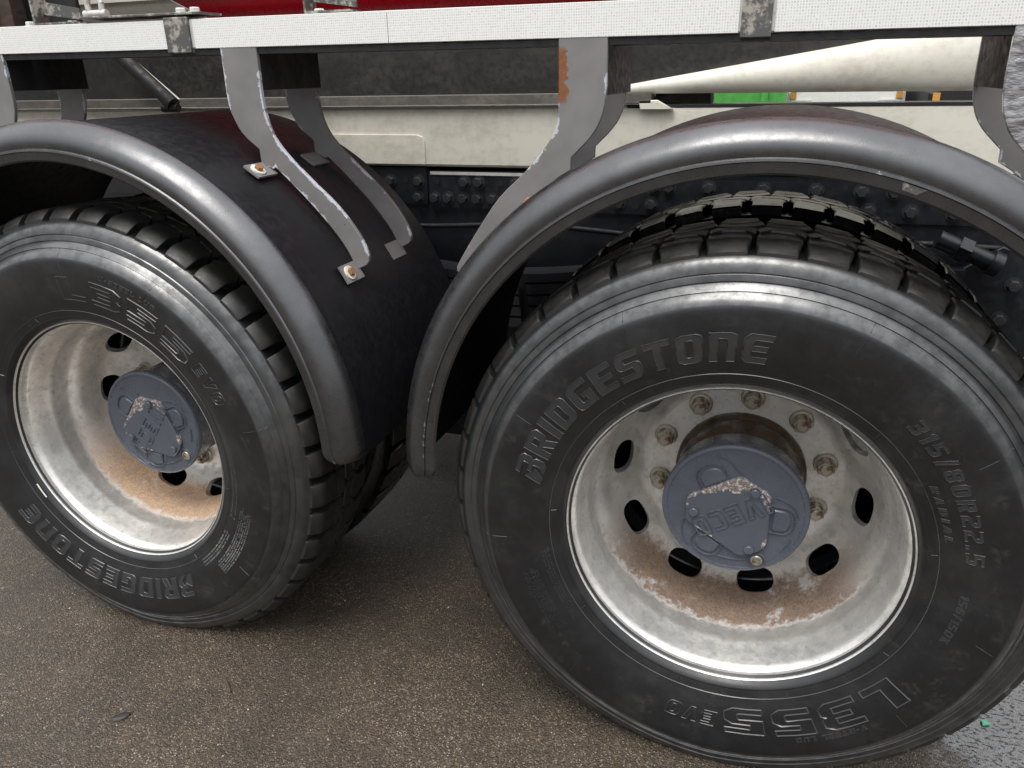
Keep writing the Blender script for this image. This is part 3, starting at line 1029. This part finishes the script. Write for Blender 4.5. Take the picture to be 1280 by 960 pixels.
def base_lines(rot, seed):
    rd = random.Random(seed)
    b = B()
    for k in range(9):                     # mould seams: short radial ridges near the bead and in the shoulder
        a = rot + 40 * k + rd.uniform(-6, 6)
        b.add(*side_line([(.314, a), (.324, a + .3)]))
        a2 = a + rd.uniform(10, 26)
        b.add(*side_line([(.408, a2), (.462, a2 + rd.uniform(-2, 2))], .0008, .0011))
    v, f = side_line([(.3265, i * 6.0) for i in range(61)], .0011, .0010)
    b.add(v, f)
    return b

wr_words = [
    ('brand_lettering', side_text('BRIDGESTOne', .3505, .4005, 166.5, 84.5, .10, 1.6, .0007, .0011, .0016)),
    ('model_lettering', side_text('L355', .347, .398, -36, -86.5, 0, 1.8, 0, .0012, .0018)),
    ('suffix_lettering', side_text('EVO', .362, .392, -88.5, -103.5, .15, 2.2, 0, .0009)),
    ('size_lettering', side_text('315/80R22.5', .3605, .3865, 48.5, 7.5, .12, 3.0, .0006, .0008, .0016)),
    ('type_lettering', side_text('V-STEEL LUG', .4035, .4130, -49.5, -68, .1, 1.6, .0006, .0004, .0012)),
    ('ply_lettering', side_text('RADIAL', .334, .3455, 31, 13, .2, 4.0, .0006, .0004, .0008)),
    ('load_lettering', side_text('156/150K', .361, .374, -1.5, -17, .15, 2.2, .0006, .0004, .0008)),
    ('small_print', small_print(.335, .346, 190, 218, 3, 3).add(*(lambda q: (q.v, q.f))(small_print(.366, .392, 197, 218, 6, 4)))),
    ('mould_lines', base_lines(13, 1)),
]
wl_words = [
    ('brand_lettering', side_text('BRIDGESTOne', .3505, .4005, -62, -147, .10, 1.6, .0004, .0010, .0013)),
    ('model_lettering', side_text('L355', .354, .4045, 92.5, 41, 0, 1.8, 0, .0012, .0018)),
    ('suffix_lettering', side_text('EVO', .368, .400, 38.5, 23.5, .15, 2.2, 0, .0009)),
    ('type_lettering', side_text('V-STEEL LUG', .4145, .4245, 76.5, 57, .1, 1.6, .0006, .0004, .0012)),
    ('serial_lettering', small_print(.338, .350, 2, -22, 2, 9)),
    ('small_print', small_print(.335, .349, -28, -52, 3, 5).add(*(lambda q: (q.v, q.f))(small_print(.364, .392, -14, -45, 6, 6)))),
    ('mould_lines', base_lines(31, 2)),
]
wheel_rear = wheel(0.0, 0.0, radians(3.1), 'rim_brown', wr_words, 'rear wheel with brown deposit in its bare metal rim', ME_SHO_W)
wheel_front = wheel(-1.38, radians(24), radians(-1.7), 'rim_orange', wl_words, 'wheel with orange rust low in its bare metal rim')
# white crayon mark at the bead of the forward wheel
pm = B()
pv = []
for i in range(9):
    a = radians(-152.5 + 7.5 * i / 8)
    for r in (.3025, .3085):
        pv.append((r * cos(a), -.0136, r * sin(a)))
pm.add(pv, [(2 * i, 2 * i + 2, 2 * i + 3, 2 * i + 1) for i in range(8)])
link('paint_mark', pm.mesh('paint_mark'), 'white', wheel_front)

# ------------------------------------------------------------------ fenders
FZ = .072
LIPP = [(-.0285, .5665), (-.0300, .5680), (-.0322, .5832), (-.0352, .5848), (-.0346, .5882), (-.0318, .5902), (-.0330, .5960), (-.0329, .6040), (-.0308, .6115), (-.0258, .6190), (-.0178, .6275), (-.0070, .6358), (.0040, .6410), (.0120, .6425), (.0150, .6415), (.0165, .6370)]
LIPE = [.2, .2, .3, 1, 1, .3, .1, 0, 0, 0, 0, 0, 0, .12, .3, 0]
def fender(x, label):
    n = 96
    a0, a1 = radians(-1.5), radians(181.5)
    skin = [(.0145, .6345), (.030, .6352), (.30, .6352), (.555, .6345), (.569, .6360), (.572, .6340), (.568, .6300), (.30, .6305), (.016, .6300)]
    sv, sf = lathe(skin, n, True, a0, a1, False)
    f = link('fender', mesh('fender', sv, sf, 35), 'skin', truck, (x, 0, FZ))
    f['label'] = label
    back = [(y + .0035, r - .0035) for y, r in reversed(LIPP[1:])]
    prof = LIPP + back
    ed = LIPE + [0.0] * len(back)
    v, fc, e = [], [], []
    ta = 2.6                                            # the ends are rounded off over this many degrees
    angs = [a0 + (a1 - a0) * i / n for i in range(n + 1)]
    extra = [radians(d) for d in (.3, .7, 1.2, 1.7, 2.1)]
    angs = [a0] + [a0 + t for t in extra] + [a for a in angs if a0 + radians(2.4) < a < a1 - radians(2.4)] + [a1 - t for t in reversed(extra)] + [a1]
    for a in angs:
        t = max(0.0, 1 - (min(a - a0, a1 - a)) / radians(ta))
        s = sqrt(max(0.0, 1 - (t * .93) ** 2.4))
        for (y, r), q in zip(prof, ed):
            rm = .610
            v.append(((rm + (r - rm) * (0.45 + .55 * s)) * cos(a), y + (.006 * (1 - s) if y < 0 else 0), (rm + (r - rm) * (0.45 + .55 * s)) * sin(a)))
            e.append(max(q, .9 if t > .35 and t < .62 else 0))
    k = len(prof)
    for i in range(len(angs) - 1):
        for q in range(k):
            p = (q + 1) % k
            fc.append((i * k + q, i * k + p, (i + 1) * k + p, (i + 1) * k + q))
    fc.append(tuple(range(k)))
    fc.append(tuple((len(angs) - 1) * k + q for q in range(k)))
    link('edge_lip', mesh('edge_lip', v, fc, 28, e), 'lip', f)
    # a drain hole near the lower end
    return f
fend_r = fender(.0145, 'grey edged fender over the rear wheel')
pc = B()
pcv = [(r * cos(radians(a)), -.0330, r * sin(radians(a))) for r, a in ((.5735, 73.4), (.5725, 71.4), (.5830, 70.4), (.5832, 73.7))]
pc.add(pcv, [(0, 1, 2, 3)])
link('paint_chip', pc.mesh('paint_chip'), 'strap', fend_r)
fend_l = fender(-1.366, 'grey edged fender over the forward wheel')

# ------------------------------------------------------------------ fender brackets
YF, YR, TH = .200, .425, .008
def arc_in(cx, r, xs):
    return [(x_, FZ + sqrt(max(0, r * r - (x_ - cx) ** 2))) for x_ in xs]
LF_OUT = smooth_poly([(-1.081, .846), (-1.081, .796), (-1.081, .741), (-1.074, .709), (-1.055, .673), (-1.020, .643)], 3) + [(-1.019, .615)]
LF_LOW = [(-.992, .603)] + smooth_poly([(-.985, .606), (-.938, .562), (-.883, .505), (-.841, .452), (-.823, .418)], 3) + [(-.822, .395)]
LF_IN = smooth_poly([(-.995, .846), (-.995, .803), (-.996, .755), (-.993, .715), (-.981, .673), (-.955, .635), (-.903, .584), (-.843, .528), (-.800, .471), (-.783, .432)], 3) + [(-.784, .418), (-.790, .410)]
LFRONT = LF_OUT + LF_LOW + list(reversed(LF_IN))
RF_L = smooth_poly([(-.371, .840), (-.371, .770), (-.372, .713), (-.376, .686), (-.394, .655), (-.435, .608), (-.488, .559), (-.533, .498), (-.568, .445), (-.584, .418)], 3) + [(-.584, .409), (-.578, .405)]
RF_IN = arc_in(.0145, .652, [-.545, -.52, -.49, -.46, -.43, -.40, -.37]) + [(-.348, .612), (-.347, .634)]
RF_R = smooth_poly([(-.347, .634), (-.312, .669), (-.294, .699), (-.285, .738), (-.284, .790), (-.284, .840)], 3)[1:]
RFRONT = RF_L + RF_IN + RF_R
def mirror(p, m):
    return [(m - x, z) for x, z in reversed(p)]

def tab_mesh(sx):
    """bent foot lying on the fender: runs forward from the plate"""
    b = B()
    b.box(-.020, .020, -.062, .004, -.003, .0015)
    return b.mesh('tab', 30)
ME_TAB = tab_mesh(1)
ME_TABBOLT = small_bolt(.0095, .0075, 0, 6)
ME_WASH = B().cyl((0, 0, 0), (0, -.0028, 0), .0155, n=20).mesh('washer')

def bracket(poly, cx, mat, label, feet, web_x, web_z, dx_rear):
    o = link('fender_bracket', worn_plate(poly, YF, YF + TH), mat, truck)
    o['label'] = label
    rp = [(x + dx_rear, z) for x, z in poly]
    link('rear_plate', worn_plate(rp, YR, YR + TH), 'bracket', o)
    b = B()
    b.box(web_x - .004, web_x + .004, YF + TH + .001, YR - .001, web_z, .835)
    link('web_plate', b.mesh('web_plate'), 'black', o)
    b = B()                                            # weld bead
    if dx_rear != -.012:
        web_z = None
    for i in range(16 if web_z else 0):
        z = web_z + .004 + i * .0046
        b.cyl((web_x - .005, YR - .003, z), (web_x - .005, YR - .003, z + .004), .0024, .0019, n=8)
    if web_z:
        link('weld_bead', b.mesh('weld_bead'), 'black', o)
    for yy, fs in ((YF, feet), (YR, feet)):
        for x, z in fs:
            dx = dx_rear if yy == YR else 0
            a = atan2(z - FZ, x - cx)
            # tangent frame on the fender
            px, pz = cx +   .6455 * cos(a) + dx, FZ +   .6455 * sin(a)
            link('mounting_tab', ME_TAB, 'bracket', o, (px, yy, pz), (0, pi / 2 - a, 0))
            if yy == YR:
                continue
            q = link('washer', ME_WASH, 'washer', o, (px + .0015 * cos(a), yy - .040, pz + .0015 * sin(a)))
            q.rotation_euler = (-pi / 2, 0, 0)
            q.rotation_euler = (Matrix.Rotation(pi / 2 - a, 3, 'Y') @ Matrix.Rotation(-pi / 2, 3, 'X')).to_euler()
            q2 = link('rusty_bolt', ME_TABBOLT, 'rust_bolt', o, (px + .004 * cos(a), yy - .040, pz + .004 * sin(a)))
            q2.rotation_euler = q.rotation_euler
    return o
CL, CR = -1.366, .0145
bracket(LFRONT, CL, 'bracket', 'grey bracket curving down the black fender, chipped along its edges', [(-1.004, .600), (-.812, .400)], -.999, .758, -.012)
bracket(RFRONT, CR, 'bracket_rust', 'grey bracket with a rusted edge and stone chips', [(-.42, .56), (-.565, .36)], -.288, .740, -.008)
bracket(mirror(RFRONT, .04), CR, 'film', 'grey bracket wrapped in wrinkled plastic film on the trailing side of the rear fender', [(.45, .56), (.594, .36)], .328, .742, 0.0)
bracket(mirror(LFRONT, -2.755), CL, 'bracket', 'grey bracket on the leading side of the forward fender', [(-1.751, .600), (-1.943, .40)], -1.679, .765, -.025)

# ------------------------------------------------------------------ side rail with its reflective tape
SHR = -.0068
RB, RT = .8310, .8870                                  # bottom and top at x = 0
b = B()
b.box(-3.2, .76, YF + .0015, YF + .060, RB, RT, SHR, .003)
rail = link('side_rail', b.mesh('side_rail'), 'rail', truck)
rail['label'] = 'long white side rail covered in reflective tape'
b = B().box(-3.2, .76, YF + .004, YF + .075, RB - .012, RB - .0015, SHR)
link('rail_flange', b.mesh('rail_flange'), 'black', rail)
for x0, x1 in ((-2.86, -1.2085), (-1.1385, -.7005), (-.699, -.0695), (-.0135, .74)):
    b = B().box(x0, x1, YF - .0008, YF + .0012, RB + .0012, RT - .0012, SHR)
    link('reflective_tape', b.mesh('reflective_tape'), 'tape', rail)
for x0, x1 in ((-1.2065, -1.1475), (-.066, -.0185)):
    b = B().box(x0, x1, YF - .0045, YF + .064, RB - .0075, RT + .004, SHR, .002)
    link('clamp_strap', b.mesh('clamp_strap'), 'strap', rail)
b = B().box(-1.425, -1.115, YF - .004, YF + .066, RT + .0075, RT + .0125, SHR, .001)
link('lashing_plate', b.mesh('lashing_plate'), 'strap', rail)
ME_HEAD = small_bolt(.0105, .010, .013, 6)
def up_bolt(x, y, z, mat):
    o = link('rail_bolt', ME_HEAD, mat, rail, (x, y, z + SHR * x))
    o.rotation_euler = (-pi / 2, 0, 0)
    return o
for x, y, m_, zz in ((-1.18, .222, 'galv', RT + .0125), (-1.145, .222, 'galv', RT + .0125), (-1.60, .23, 'galv', RT), (-1.50, .25, 'nut', RT), (-.86, .23, 'nut', RT)):
    up_bolt(x, y, zz, m_)
# shackle standing on the lashing plate
b = B()
sx, sy, sz = -1.405, .225, RT + .0135 - SHR * 1.4
pts = [(sx - .017, sz + .004), (sx - .019, sz + .025), (sx - .013, sz + .044), (sx, sz + .051), (sx + .013, sz + .044), (sx + .019, sz + .025), (sx + .017, sz + .004)]
for (ax, az), (bx_, bz) in zip(pts, pts[1:]):
    b.cyl((ax, sy, az), (bx_, sy, bz), .006, n=10)
b.cyl((sx - .030, sy, sz + .006), (sx + .030, sy, sz + .006), .0075, n=10)
link('shackle', b.mesh('shackle', 50), 'galv', rail)
# hooked strips that stand on the rail
def hook(x, w_, h_, name, mat):
    b = B()
    prof = [(x, RT + .004), (x + w_, RT + .004), (x + w_ + .01, RT + .016)]
    z0 = SHR * x
    b.box(x, x + w_, YF + .015, YF + .055, RT + .0015 + z0, RT + .0055 + z0)
    b.box(x, x + .0045, YF + .015, YF + .055, RT + .0055 + z0, RT + h_ + z0)
    b.prism([(x + .0045, RT + .024 + z0), (x + w_, RT + .010 + z0), (x + w_, RT + .032 + z0), (x + .0045, RT + .050 + z0)], YF + .040, YF + .046)
    return link(name, b.mesh(name), mat, rail)
hook(-.885, .10, .07, 'hook_strip', 'strap')
hook(-1.575, .11, .08, 'hook_strip', 'strap')

# ------------------------------------------------------------------ frame, subframe and body behind the wheels
YC = .80
b = B()
b.box(-4.2, 0.74, YC, YC + .010, .235, .543)
b.box(-4.2, 0.74, YC, YC + .085, .535, .545)
b.box(-4.2, 0.74, YC, YC + .085, .225, .236)
ch = link('chassis_rail', b.mesh('chassis_rail'), 'chassis', truck)
ch['label'] = 'blue black steel chassis rail with rows of bolts'
b = B().box(-2.4, -.918, YC - .007, YC - .001, .443, .541)
link('joint_plate', b.mesh('joint_plate'), 'chassis', ch)
b = B().box(-.910, .70, YC - .007, YC - .001, .434, .522)
link('joint_plate', b.mesh('joint_plate'), 'chassis', ch)
b = B().box(-.905, -.40, YC - .010, YC - .0075, .524, .532)
link('chrome_strip', b.mesh('chrome_strip'), 'galv', ch)
ME_CB = small_bolt(.0135, .016, .0185, 6)
def chassis_bolt(x, z, me=ME_CB, y=YC - .0072):
    link('chassis_bolt', me, 'frame_bolt', ch, (x, y, z), (0, random.uniform(0, 1), 0))
for x in (.20, .27, .34, .41, .48, .56, .63):
    chassis_bolt(x, .505)
for x in (.22, .31, .40, .47, .55, .64):
    chassis_bolt(x, .461)
for x in (-.942, -.804, -.762, -.655, -.62, -.5, -.283, -.247, -.15, -.02, .10):
    chassis_bolt(x, .505)
for x in (-.946, -.894, -.855, -.809, -.768, -.723, -.68, -.64, -.56, -.373, -.290, -.16, -.04, .06, .14):
    chassis_bolt(x, .461)
for x in (-1.03, -1.10, -1.20):
    chassis_bolt(x, .505); chassis_bolt(x, .461)
ME_HOLE = B().cyl((0, 0, 0), (0, -.0012, 0), .010, n=16).mesh('bolt_hole')
for x, z in ((-.888, .508), (-.985, .508), (-.70, .505), (-.331, .456), (-.25, .456), (.02, .47)):
    link('bolt_hole', ME_HOLE, 'black', ch, (x, YC - .0072, z))

b = B()
b.box(-4.2, 0.74, YC - .012, YC + .110, .546, .700, 0, .006)
sub = link('subframe_beam', b.mesh('subframe_beam'), 'cream', truck)
sub['label'] = 'cream painted subframe beam above the dark chassis rail'
b = B().prism([(-1.6, .551), (-.915, .551), (-.914, .612), (-.920, .624), (-.934, .629), (-1.6, .633)], YC - .0185, YC - .0122, .001)
link('cover_sheet', b.mesh('cover_sheet'), 'cream', sub)
b = B().box(-4.2, -.30, YC - .030, YC + .03, .7055, .728)
link('beam_flange', b.mesh('beam_flange'), 'flange', sub)
b = B().prism([(-4.2, .7295), (-.36, .7295), (-.30, .735), (.238, .815), (.72, .890), (.72, .90), (-4.2, .90)], YC + .012, YC + .030)
link('shade_sheet', b.mesh('shade_sheet'), 'shaded_grime', sub)  # sheet coloured dark to stand for the shadow behind the rail
tvv, tff = [], []
for i in range(41):
    x = -.36 + 1.10 * i / 40
    zb, zt = .7265 - .004 * i / 40, .748 + (x + .36) * .1535
    for k in range(13):
        q = k / 12
        tvv.append((x, YC - .006 - min(.022, .35 * (zt - zb)) * sin(pi * q) ** .6, zb + (zt - zb) * q))
    tvv += [(x, YC + .02, zt), (x, YC + .02, zb)]
tff = [(i * 15 + k, i * 15 + (k + 1) % 15, (i + 1) * 15 + (k + 1) % 15, (i + 1) * 15 + k) for i in range(40) for k in range(15)] + [tuple(range(15)), tuple(600 + k for k in range(15))]
tp = link('tapered_beam', mesh('tapered_beam', tvv, tff, 50), 'cream', truck)
tp['label'] = 'cream tapered beam rising above the rear fender'
b = B().box(-.42, -.30, YC - .02, YC + .02, .703, .716)
b.prism([(-.325, .690), (-.245, .690), (-.285, .712), (-.33, .712)], YC - .030, YC - .014, .002)
link('beam_joint', b.mesh('beam_joint'), 'cream', tp)
b = B().box(-.30, -.165, YC + .04, YC + .12, .690, .745)
b.cyl((-.33, YC + .03, .712), (-.24, YC + .05, .705), .010, n=10)
link('valve_block', b.mesh('valve_block'), 'black', truck)
b = B().box(-.36, .74, YC - .0125, YC - .008, .6935, .7012)
link('seal_strip', b.mesh('seal_strip'), 'black', tp)
# diagonal strut
b = B()
b.cyl((-1.88, .74, .87), (-1.66, .70, .716), .020, n=14)
b.cyl((-1.645, .70, .7065), (-1.70, .70, .7065), .012, n=8)
st = link('diagonal_strut', b.mesh('diagonal_strut', 50), 'black', truck)
b = B().prism([(-1.935, .90), (-1.90, .88), (-1.70, .722), (-1.715, .716)], .775, .785)
link('pale_edge_strip', b.mesh('pale_edge_strip'), 'cream', st)
# catwalk sheet behind the rail and bracketed plates standing on it
b = B().box(-4.2, -.36, YF + .085, YF + .34, .8475, .852, SHR)
cw = link('catwalk_sheet', b.mesh('catwalk_sheet'), 'rusty', truck)
b = B().box(-2.6, -1.655, .42, .43, .84, 1.2)
link('black_box', b.mesh('black_box'), 'black', truck)
b = B().box(-1.86, -1.80, .36, .40, .86, 1.2)
b.box(-2.02, -1.86, .34, .35, .86, .97)
link('upright_plate', b.mesh('upright_plate'), 'rusty', truck)
# red body and its cream end
prof = [(.86, 2.2), (.86, 1.10), (.865, 1.04), (.88, .99), (.905, .955), (.94, .930), (1.0, .915), (1.3, .912)]
prof = smooth_poly(prof, 4)
def body_sheet(x0, x1):
    """rounded body side; x0 and x1 give the end at a height"""
    v = []
    for y, z in prof:
        v += [(x0(z), y, z), (x1(z), y, z)]
    return mesh('body', v, [(2 * i, 2 * i + 1, 2 * i + 3, 2 * i + 2) for i in range(len(prof) - 1)], 60)
seam = lambda z: -1.60 - (z - .92) * 1.9
bd = link('red_body', body_sheet(lambda z: max(-3.6, seam(z)), lambda z: .74), 'red', truck)
bd['label'] = 'glossy red rounded body side above the rail'
link('cream_end', body_sheet(lambda z: -4.2, lambda z: max(-3.602, seam(z) - .002)), 'cream', bd)
b = B().box(-4.2, .74, 1.10, 1.95, .90, .94)
link('body_floor_blocker', b.mesh('body_floor_blocker'), 'shaded_grime', truck)  # slab added overhead to keep skylight from under the truck
# axles and far chassis rail, unseen parts added to block light below
for x in (0, -1.38):
    b = B()
    b.cyl((x, .30, 0), (x, 2.2, 0), .075, n=20)
    b.cyl((x, .62, 0), (x, .72, 0), .19, n=28)
    b.cyl((x, 1.05, 0), (x, 1.45, 0), .20, n=24)
    link('axle', b.mesh('axle', 40), 'black', truck)
for x in (0, -1.38):  # unseen far tyres, added to stop light leaking under the frame
    for y in (1.92, 2.27):
        o = link('far_wheel_blocker', ME_TYRE, 'tyre', truck, (x, y, 0))
        o['label'] = 'unseen far side wheel added to block light under the truck'
b = B().box(-4.2, .74, 1.70, 1.71, .235, .54)
link('far_chassis_rail', b.mesh('far_chassis_rail'), 'chassis', truck)
b = B().prism([(-1.25, -.16), (-.95, -.30), (-.45, -.30), (-.10, -.16), (-.25, .12), (-.5, .232), (-.9, .232), (-1.15, .12)], .84, .90, .01)
link('blocking_plate', b.mesh('blocking_plate'), 'black', truck)  # black plate added to block light and view between the wheels
b = B().box(-.78, -.60, .95, 1.65, -.15, .23)
link('cross_member_blocker', b.mesh('cross_member_blocker'), 'black', truck)  # box added to close off the bright gap between the frame rails
# torque rod eye seen between the fenders
b = B()
b.cyl((-.70, .70, -.02), (-.70, .78, -.02), .045, n=24)
b.cyl((-.70, .690, -.02), (-.70, .79, -.02), .022, n=16)
b.prism([(-.70, -.075), (-.63, -.10), (-.62, .02), (-.68, .03)], .715, .765, .004)
link('torque_rod_eye', b.mesh('torque_rod_eye', 40), 'mud', truck)
spr = None
for k, (z0, z1, x1) in enumerate(((.268, .290, -.30), (.236, .262, -.33), (.206, .230, -.36), (.176, .200, -.40), (.146, .170, -.44))):
    lv = []
    for i in range(13):
        x = -1.0 + (x1 + 1.0) * i / 12
        dz = .05 * ((x + .69) / .4) ** 2
        lv += [(x, .655, z0 + dz), (x, .735, z0 + dz), (x, .735, z1 + dz), (x, .655, z1 + dz)]
    lf = [(i * 4 + q, i * 4 + (q + 1) % 4, i * 4 + 4 + (q + 1) % 4, i * 4 + 4 + q) for i in range(12) for q in range(4)] + [(0, 1, 2, 3), (48, 49, 50, 51)]
    o = link('spring_leaf', mesh('spring_leaf', lv, lf, 30), 'frame_bolt', spr or truck)
    spr = spr or o
b = B()
hp = [(-.62, .62, .40), (-.585, .60, .30), (-.57, .60, .18), (-.575, .61, .05), (-.60, .63, -.10)]
for p, q in zip(smooth_poly(hp, 4), smooth_poly(hp, 4)[1:]):
    b.cyl(p, q, .012, n=8)
link('brake_hose', b.mesh('brake_hose', 60), 'black', truck)
b = B()
hp = [(-1.3, .775, .40), (-.95, .77, .385), (-.6, .772, .40), (-.2, .77, .38), (.2, .772, .395), (.7, .77, .385)]
for p, q in zip(smooth_poly(hp, 5), smooth_poly(hp, 5)[1:]):
    b.cyl(p, q, .007, n=7)
link('air_line', b.mesh('air_line', 60), 'black', truck)
# suspension bracket, shock absorber and holed gusset behind the trailing end of the rear wheel
gp = [(.40, .16), (.70, .14), (.74, .26), (.62, .36), (.50, .40), (.42, .34)]
b = B().prism(gp, .74, .75, .002)
gs = link('suspension_gusset', b.mesh('suspension_gusset'), 'chassis', truck)
for x, z in ((.535, .315), (.52, .235), (.60, .235), (.47, .36)):
    link('gusset_bolt', ME_CB, 'frame_bolt', gs, (x, .7395, z))
b = B()
b.cyl((.36, .70, .42), (.47, .70, .375), .020, n=18)
b.cyl((.40, .70, .4035), (.425, .70, .393), .028, n=6)
b.cyl((.47, .70, .375), (.49, .70, .367), .027, n=18)
b.box(.30, .42, .66, .70, .22, .36)
link('shock_absorber', b.mesh('shock_absorber', 40), 'chassis', truck)

# ------------------------------------------------------------------ ground
gv, gf = [], []
for x in (-300, 300):
    for y in (-300, 300):
        gv.append((x, y, 0))
g = link('ground', mesh('ground', gv, [(0, 1, 3, 2)]), 'asphalt')
tag(g, 'damp brown grey asphalt yard', None, None, 'structure')

def pebble_mesh(seed):
    rd = random.Random(seed)
    bm = bmesh.new()
    bmesh.ops.create_icosphere(bm, subdivisions=1, radius=1)
    for v in bm.verts:
        v.co *= rd.uniform(.7, 1.15)
        v.co.z *= .6
    me = bpy.data.meshes.new('pebble')
    bm.to_mesh(me)
    bm.free()
    return me
# loose grit over the asphalt: far too many to count
pb = [pebble_mesh(i) for i in range(5)]
def grit(name, n, smin, smax, mat, seed, label):
    rd = random.Random(seed)
    v, f = [], []
    for i in range(n):
        x, y = rd.uniform(-2.3, 1.0), rd.uniform(-.62, .75)
        s = rd.uniform(smin, smax) * (1 if rd.random() < .93 else 1.8)
        me = pb[i % 5]
        a = rd.uniform(0, 6.28)
        o = len(v)
        for q in me.vertices:
            c = q.co
            v.append((x + s * (c.x * cos(a) - c.y * sin(a)), y + s * (c.x * sin(a) + c.y * cos(a)), s * (c.z * .9 + .12)))
        f += [tuple(k + o for k in p.vertices) for p in me.polygons]
    o = link(name, mesh(name, v, f, 40), mat)
    tag(o, label, 'grit', None, 'stuff')
grit('pale_grit', 1100, .0008, .0018, 'stone', 11, 'fine pale grit strewn over the asphalt')
grit('brown_grit', 6000, .0007, .0018, 'stone2', 12, 'coarse brown stone chips of the asphalt surface')

b = B()
tw = [(-1.082, -.117, .004), (-1.064, -.128, .006), (-1.050, -.140, .005), (-1.038, -.150, .003)]
for p, q in zip(tw, tw[1:]):
    b.cyl(p, q, .0028, .0022, n=7)
t = link('twig', b.mesh('twig', 50), 'twig')
tag(t, 'short dark twig lying on the asphalt before the forward wheel', 'twig')
bm = bmesh.new()
bmesh.ops.create_icosphere(bm, subdivisions=2, radius=1)
for v in bm.verts:
    v.co = Vector((v.co.x * .019 + v.co.y * .004, v.co.y * .011, max(0, v.co.z) * .005 + .002 + .003 * v.co.x ** 2))
me = bpy.data.meshes.new('dead_leaf')
bm.to_mesh(me)
bm.free()
o = link('dead_leaf', me, 'leaf', None, (-1.22, -.284, 0), (0, 0, .7))
tag(o, 'small dark dead leaf flat on the asphalt', 'leaf')
b = B().prism([(-.008, -.006), (.009, -.004), (.004, .009), (-.006, .006)], 0, .004, .001)
o = link('plastic_shard', b.mesh('plastic_shard'), 'shard', None, (.54, .261, .005), (-pi / 2, 0, .3))
tag(o, 'tiny green plastic shard in the wet patch beside the rear tyre', 'litter')

b = B().prism([(-.011, -.016), (.004, -.019), (.013, -.004), (.010, .014), (-.004, .019), (-.013, .005)], 0, .0025, .0008)
o = link('wet_leaf', b.mesh('wet_leaf'), mat_paint('yellow brown leaf', (0.30, 0.17, 0.03), 0.35, 0.3), None, (-.1815, .392, AX + .5125), (radians(-84), radians(-19.5), 0))
tag(o, 'yellow brown leaf stuck on the wet inner tyre', 'leaf')

# ------------------------------------------------------------------ things in the yard seen through the slot under the body
def green_skip():
    r = bpy.data.objects.new('green_skip', None)
    C.objects.link(r)
    r.location = (-.76, 8.2, 0)
    link('side_wall', B().box(-1.4, .70, 0, .05, .25, 1.5).mesh('side_wall'), 'green', r)
    link('end_wall', B().box(.65, .70, .05, 1.6, .25, 1.5).mesh('end_wall'), 'green', r)
    link('floor', B().box(-1.4, .70, .05, 1.6, .25, .30).mesh('floor'), 'green', r)
    for x in (-.9, -.2, .45):
        link('rib', B().box(x, x + .07, -.05, -.001, .25, 1.5).mesh('rib'), 'rust_bolt' if x == -.2 else 'green', r)
    link('runner', B().box(-1.3, .6, .2, .3, 0, .25).mesh('runner'), 'green', r)
    link('runner', B().box(-1.3, .6, 1.2, 1.3, 0, .25).mesh('runner'), 'green', r)
    tag(r, 'bright green steel skip with upright ribs far behind the truck', 'skip')
green_skip()
def van(x, y, mat, label, w_):
    r = bpy.data.objects.new('parked_van', None)
    C.objects.link(r)
    r.location = (x, y, 0)
    body = [(-w_, .32), (w_, .32), (w_ + .06, .6), (w_ + .05, 1.0), (w_ - .1, 1.08), (w_ - .2, 1.9), (-w_ + .2, 1.9), (-w_ + .1, 1.08), (-w_ - .05, 1.0), (-w_ - .06, .6)]
    link('body', B().prism(body, 0, 3.6, .03).mesh('body'), mat, r)
    link('windscreen', B().prism([(-w_ + .17, 1.14), (w_ - .17, 1.14), (w_ - .25, 1.8), (-w_ + .25, 1.8)], -.012, -.002).mesh('windscreen'), 'darkglass', r)
    link('bumper', B().box(-w_ - .02, w_ + .02, -.08, -.001, .35, .60).mesh('bumper'), 'black', r)
    for s in (-1, 1):
        link('headlight', B().box(s * (w_ - .12) - .12, s * (w_ - .12) + .12, -.03, -.003, .72, .90).mesh('headlight'), 'galv', r)
        link('indicator', B().box(s * (w_ - .02) - .035, s * (w_ - .02) + .035, -.035, -.004, .92, 1.0).mesh('indicator'), 'amber', r)
        link('wheel', B().cyl((s * (w_ - .02), .7, .33), (s * (w_ - .22), .7, .33), .33, n=24).mesh('wheel'), 'black', r)
        link('wheel', B().cyl((s * (w_ - .02), 2.9, .33), (s * (w_ - .22), 2.9, .33), .33, n=24).mesh('wheel'), 'black', r)
    tag(r, label, 'van', 'vehicles parked behind the truck')
van(.62, 9.6, 'white', 'white van parked beside the green skip', .62)
van(2.05, 8.6, 'black', 'black van parked beyond the white van', .60)
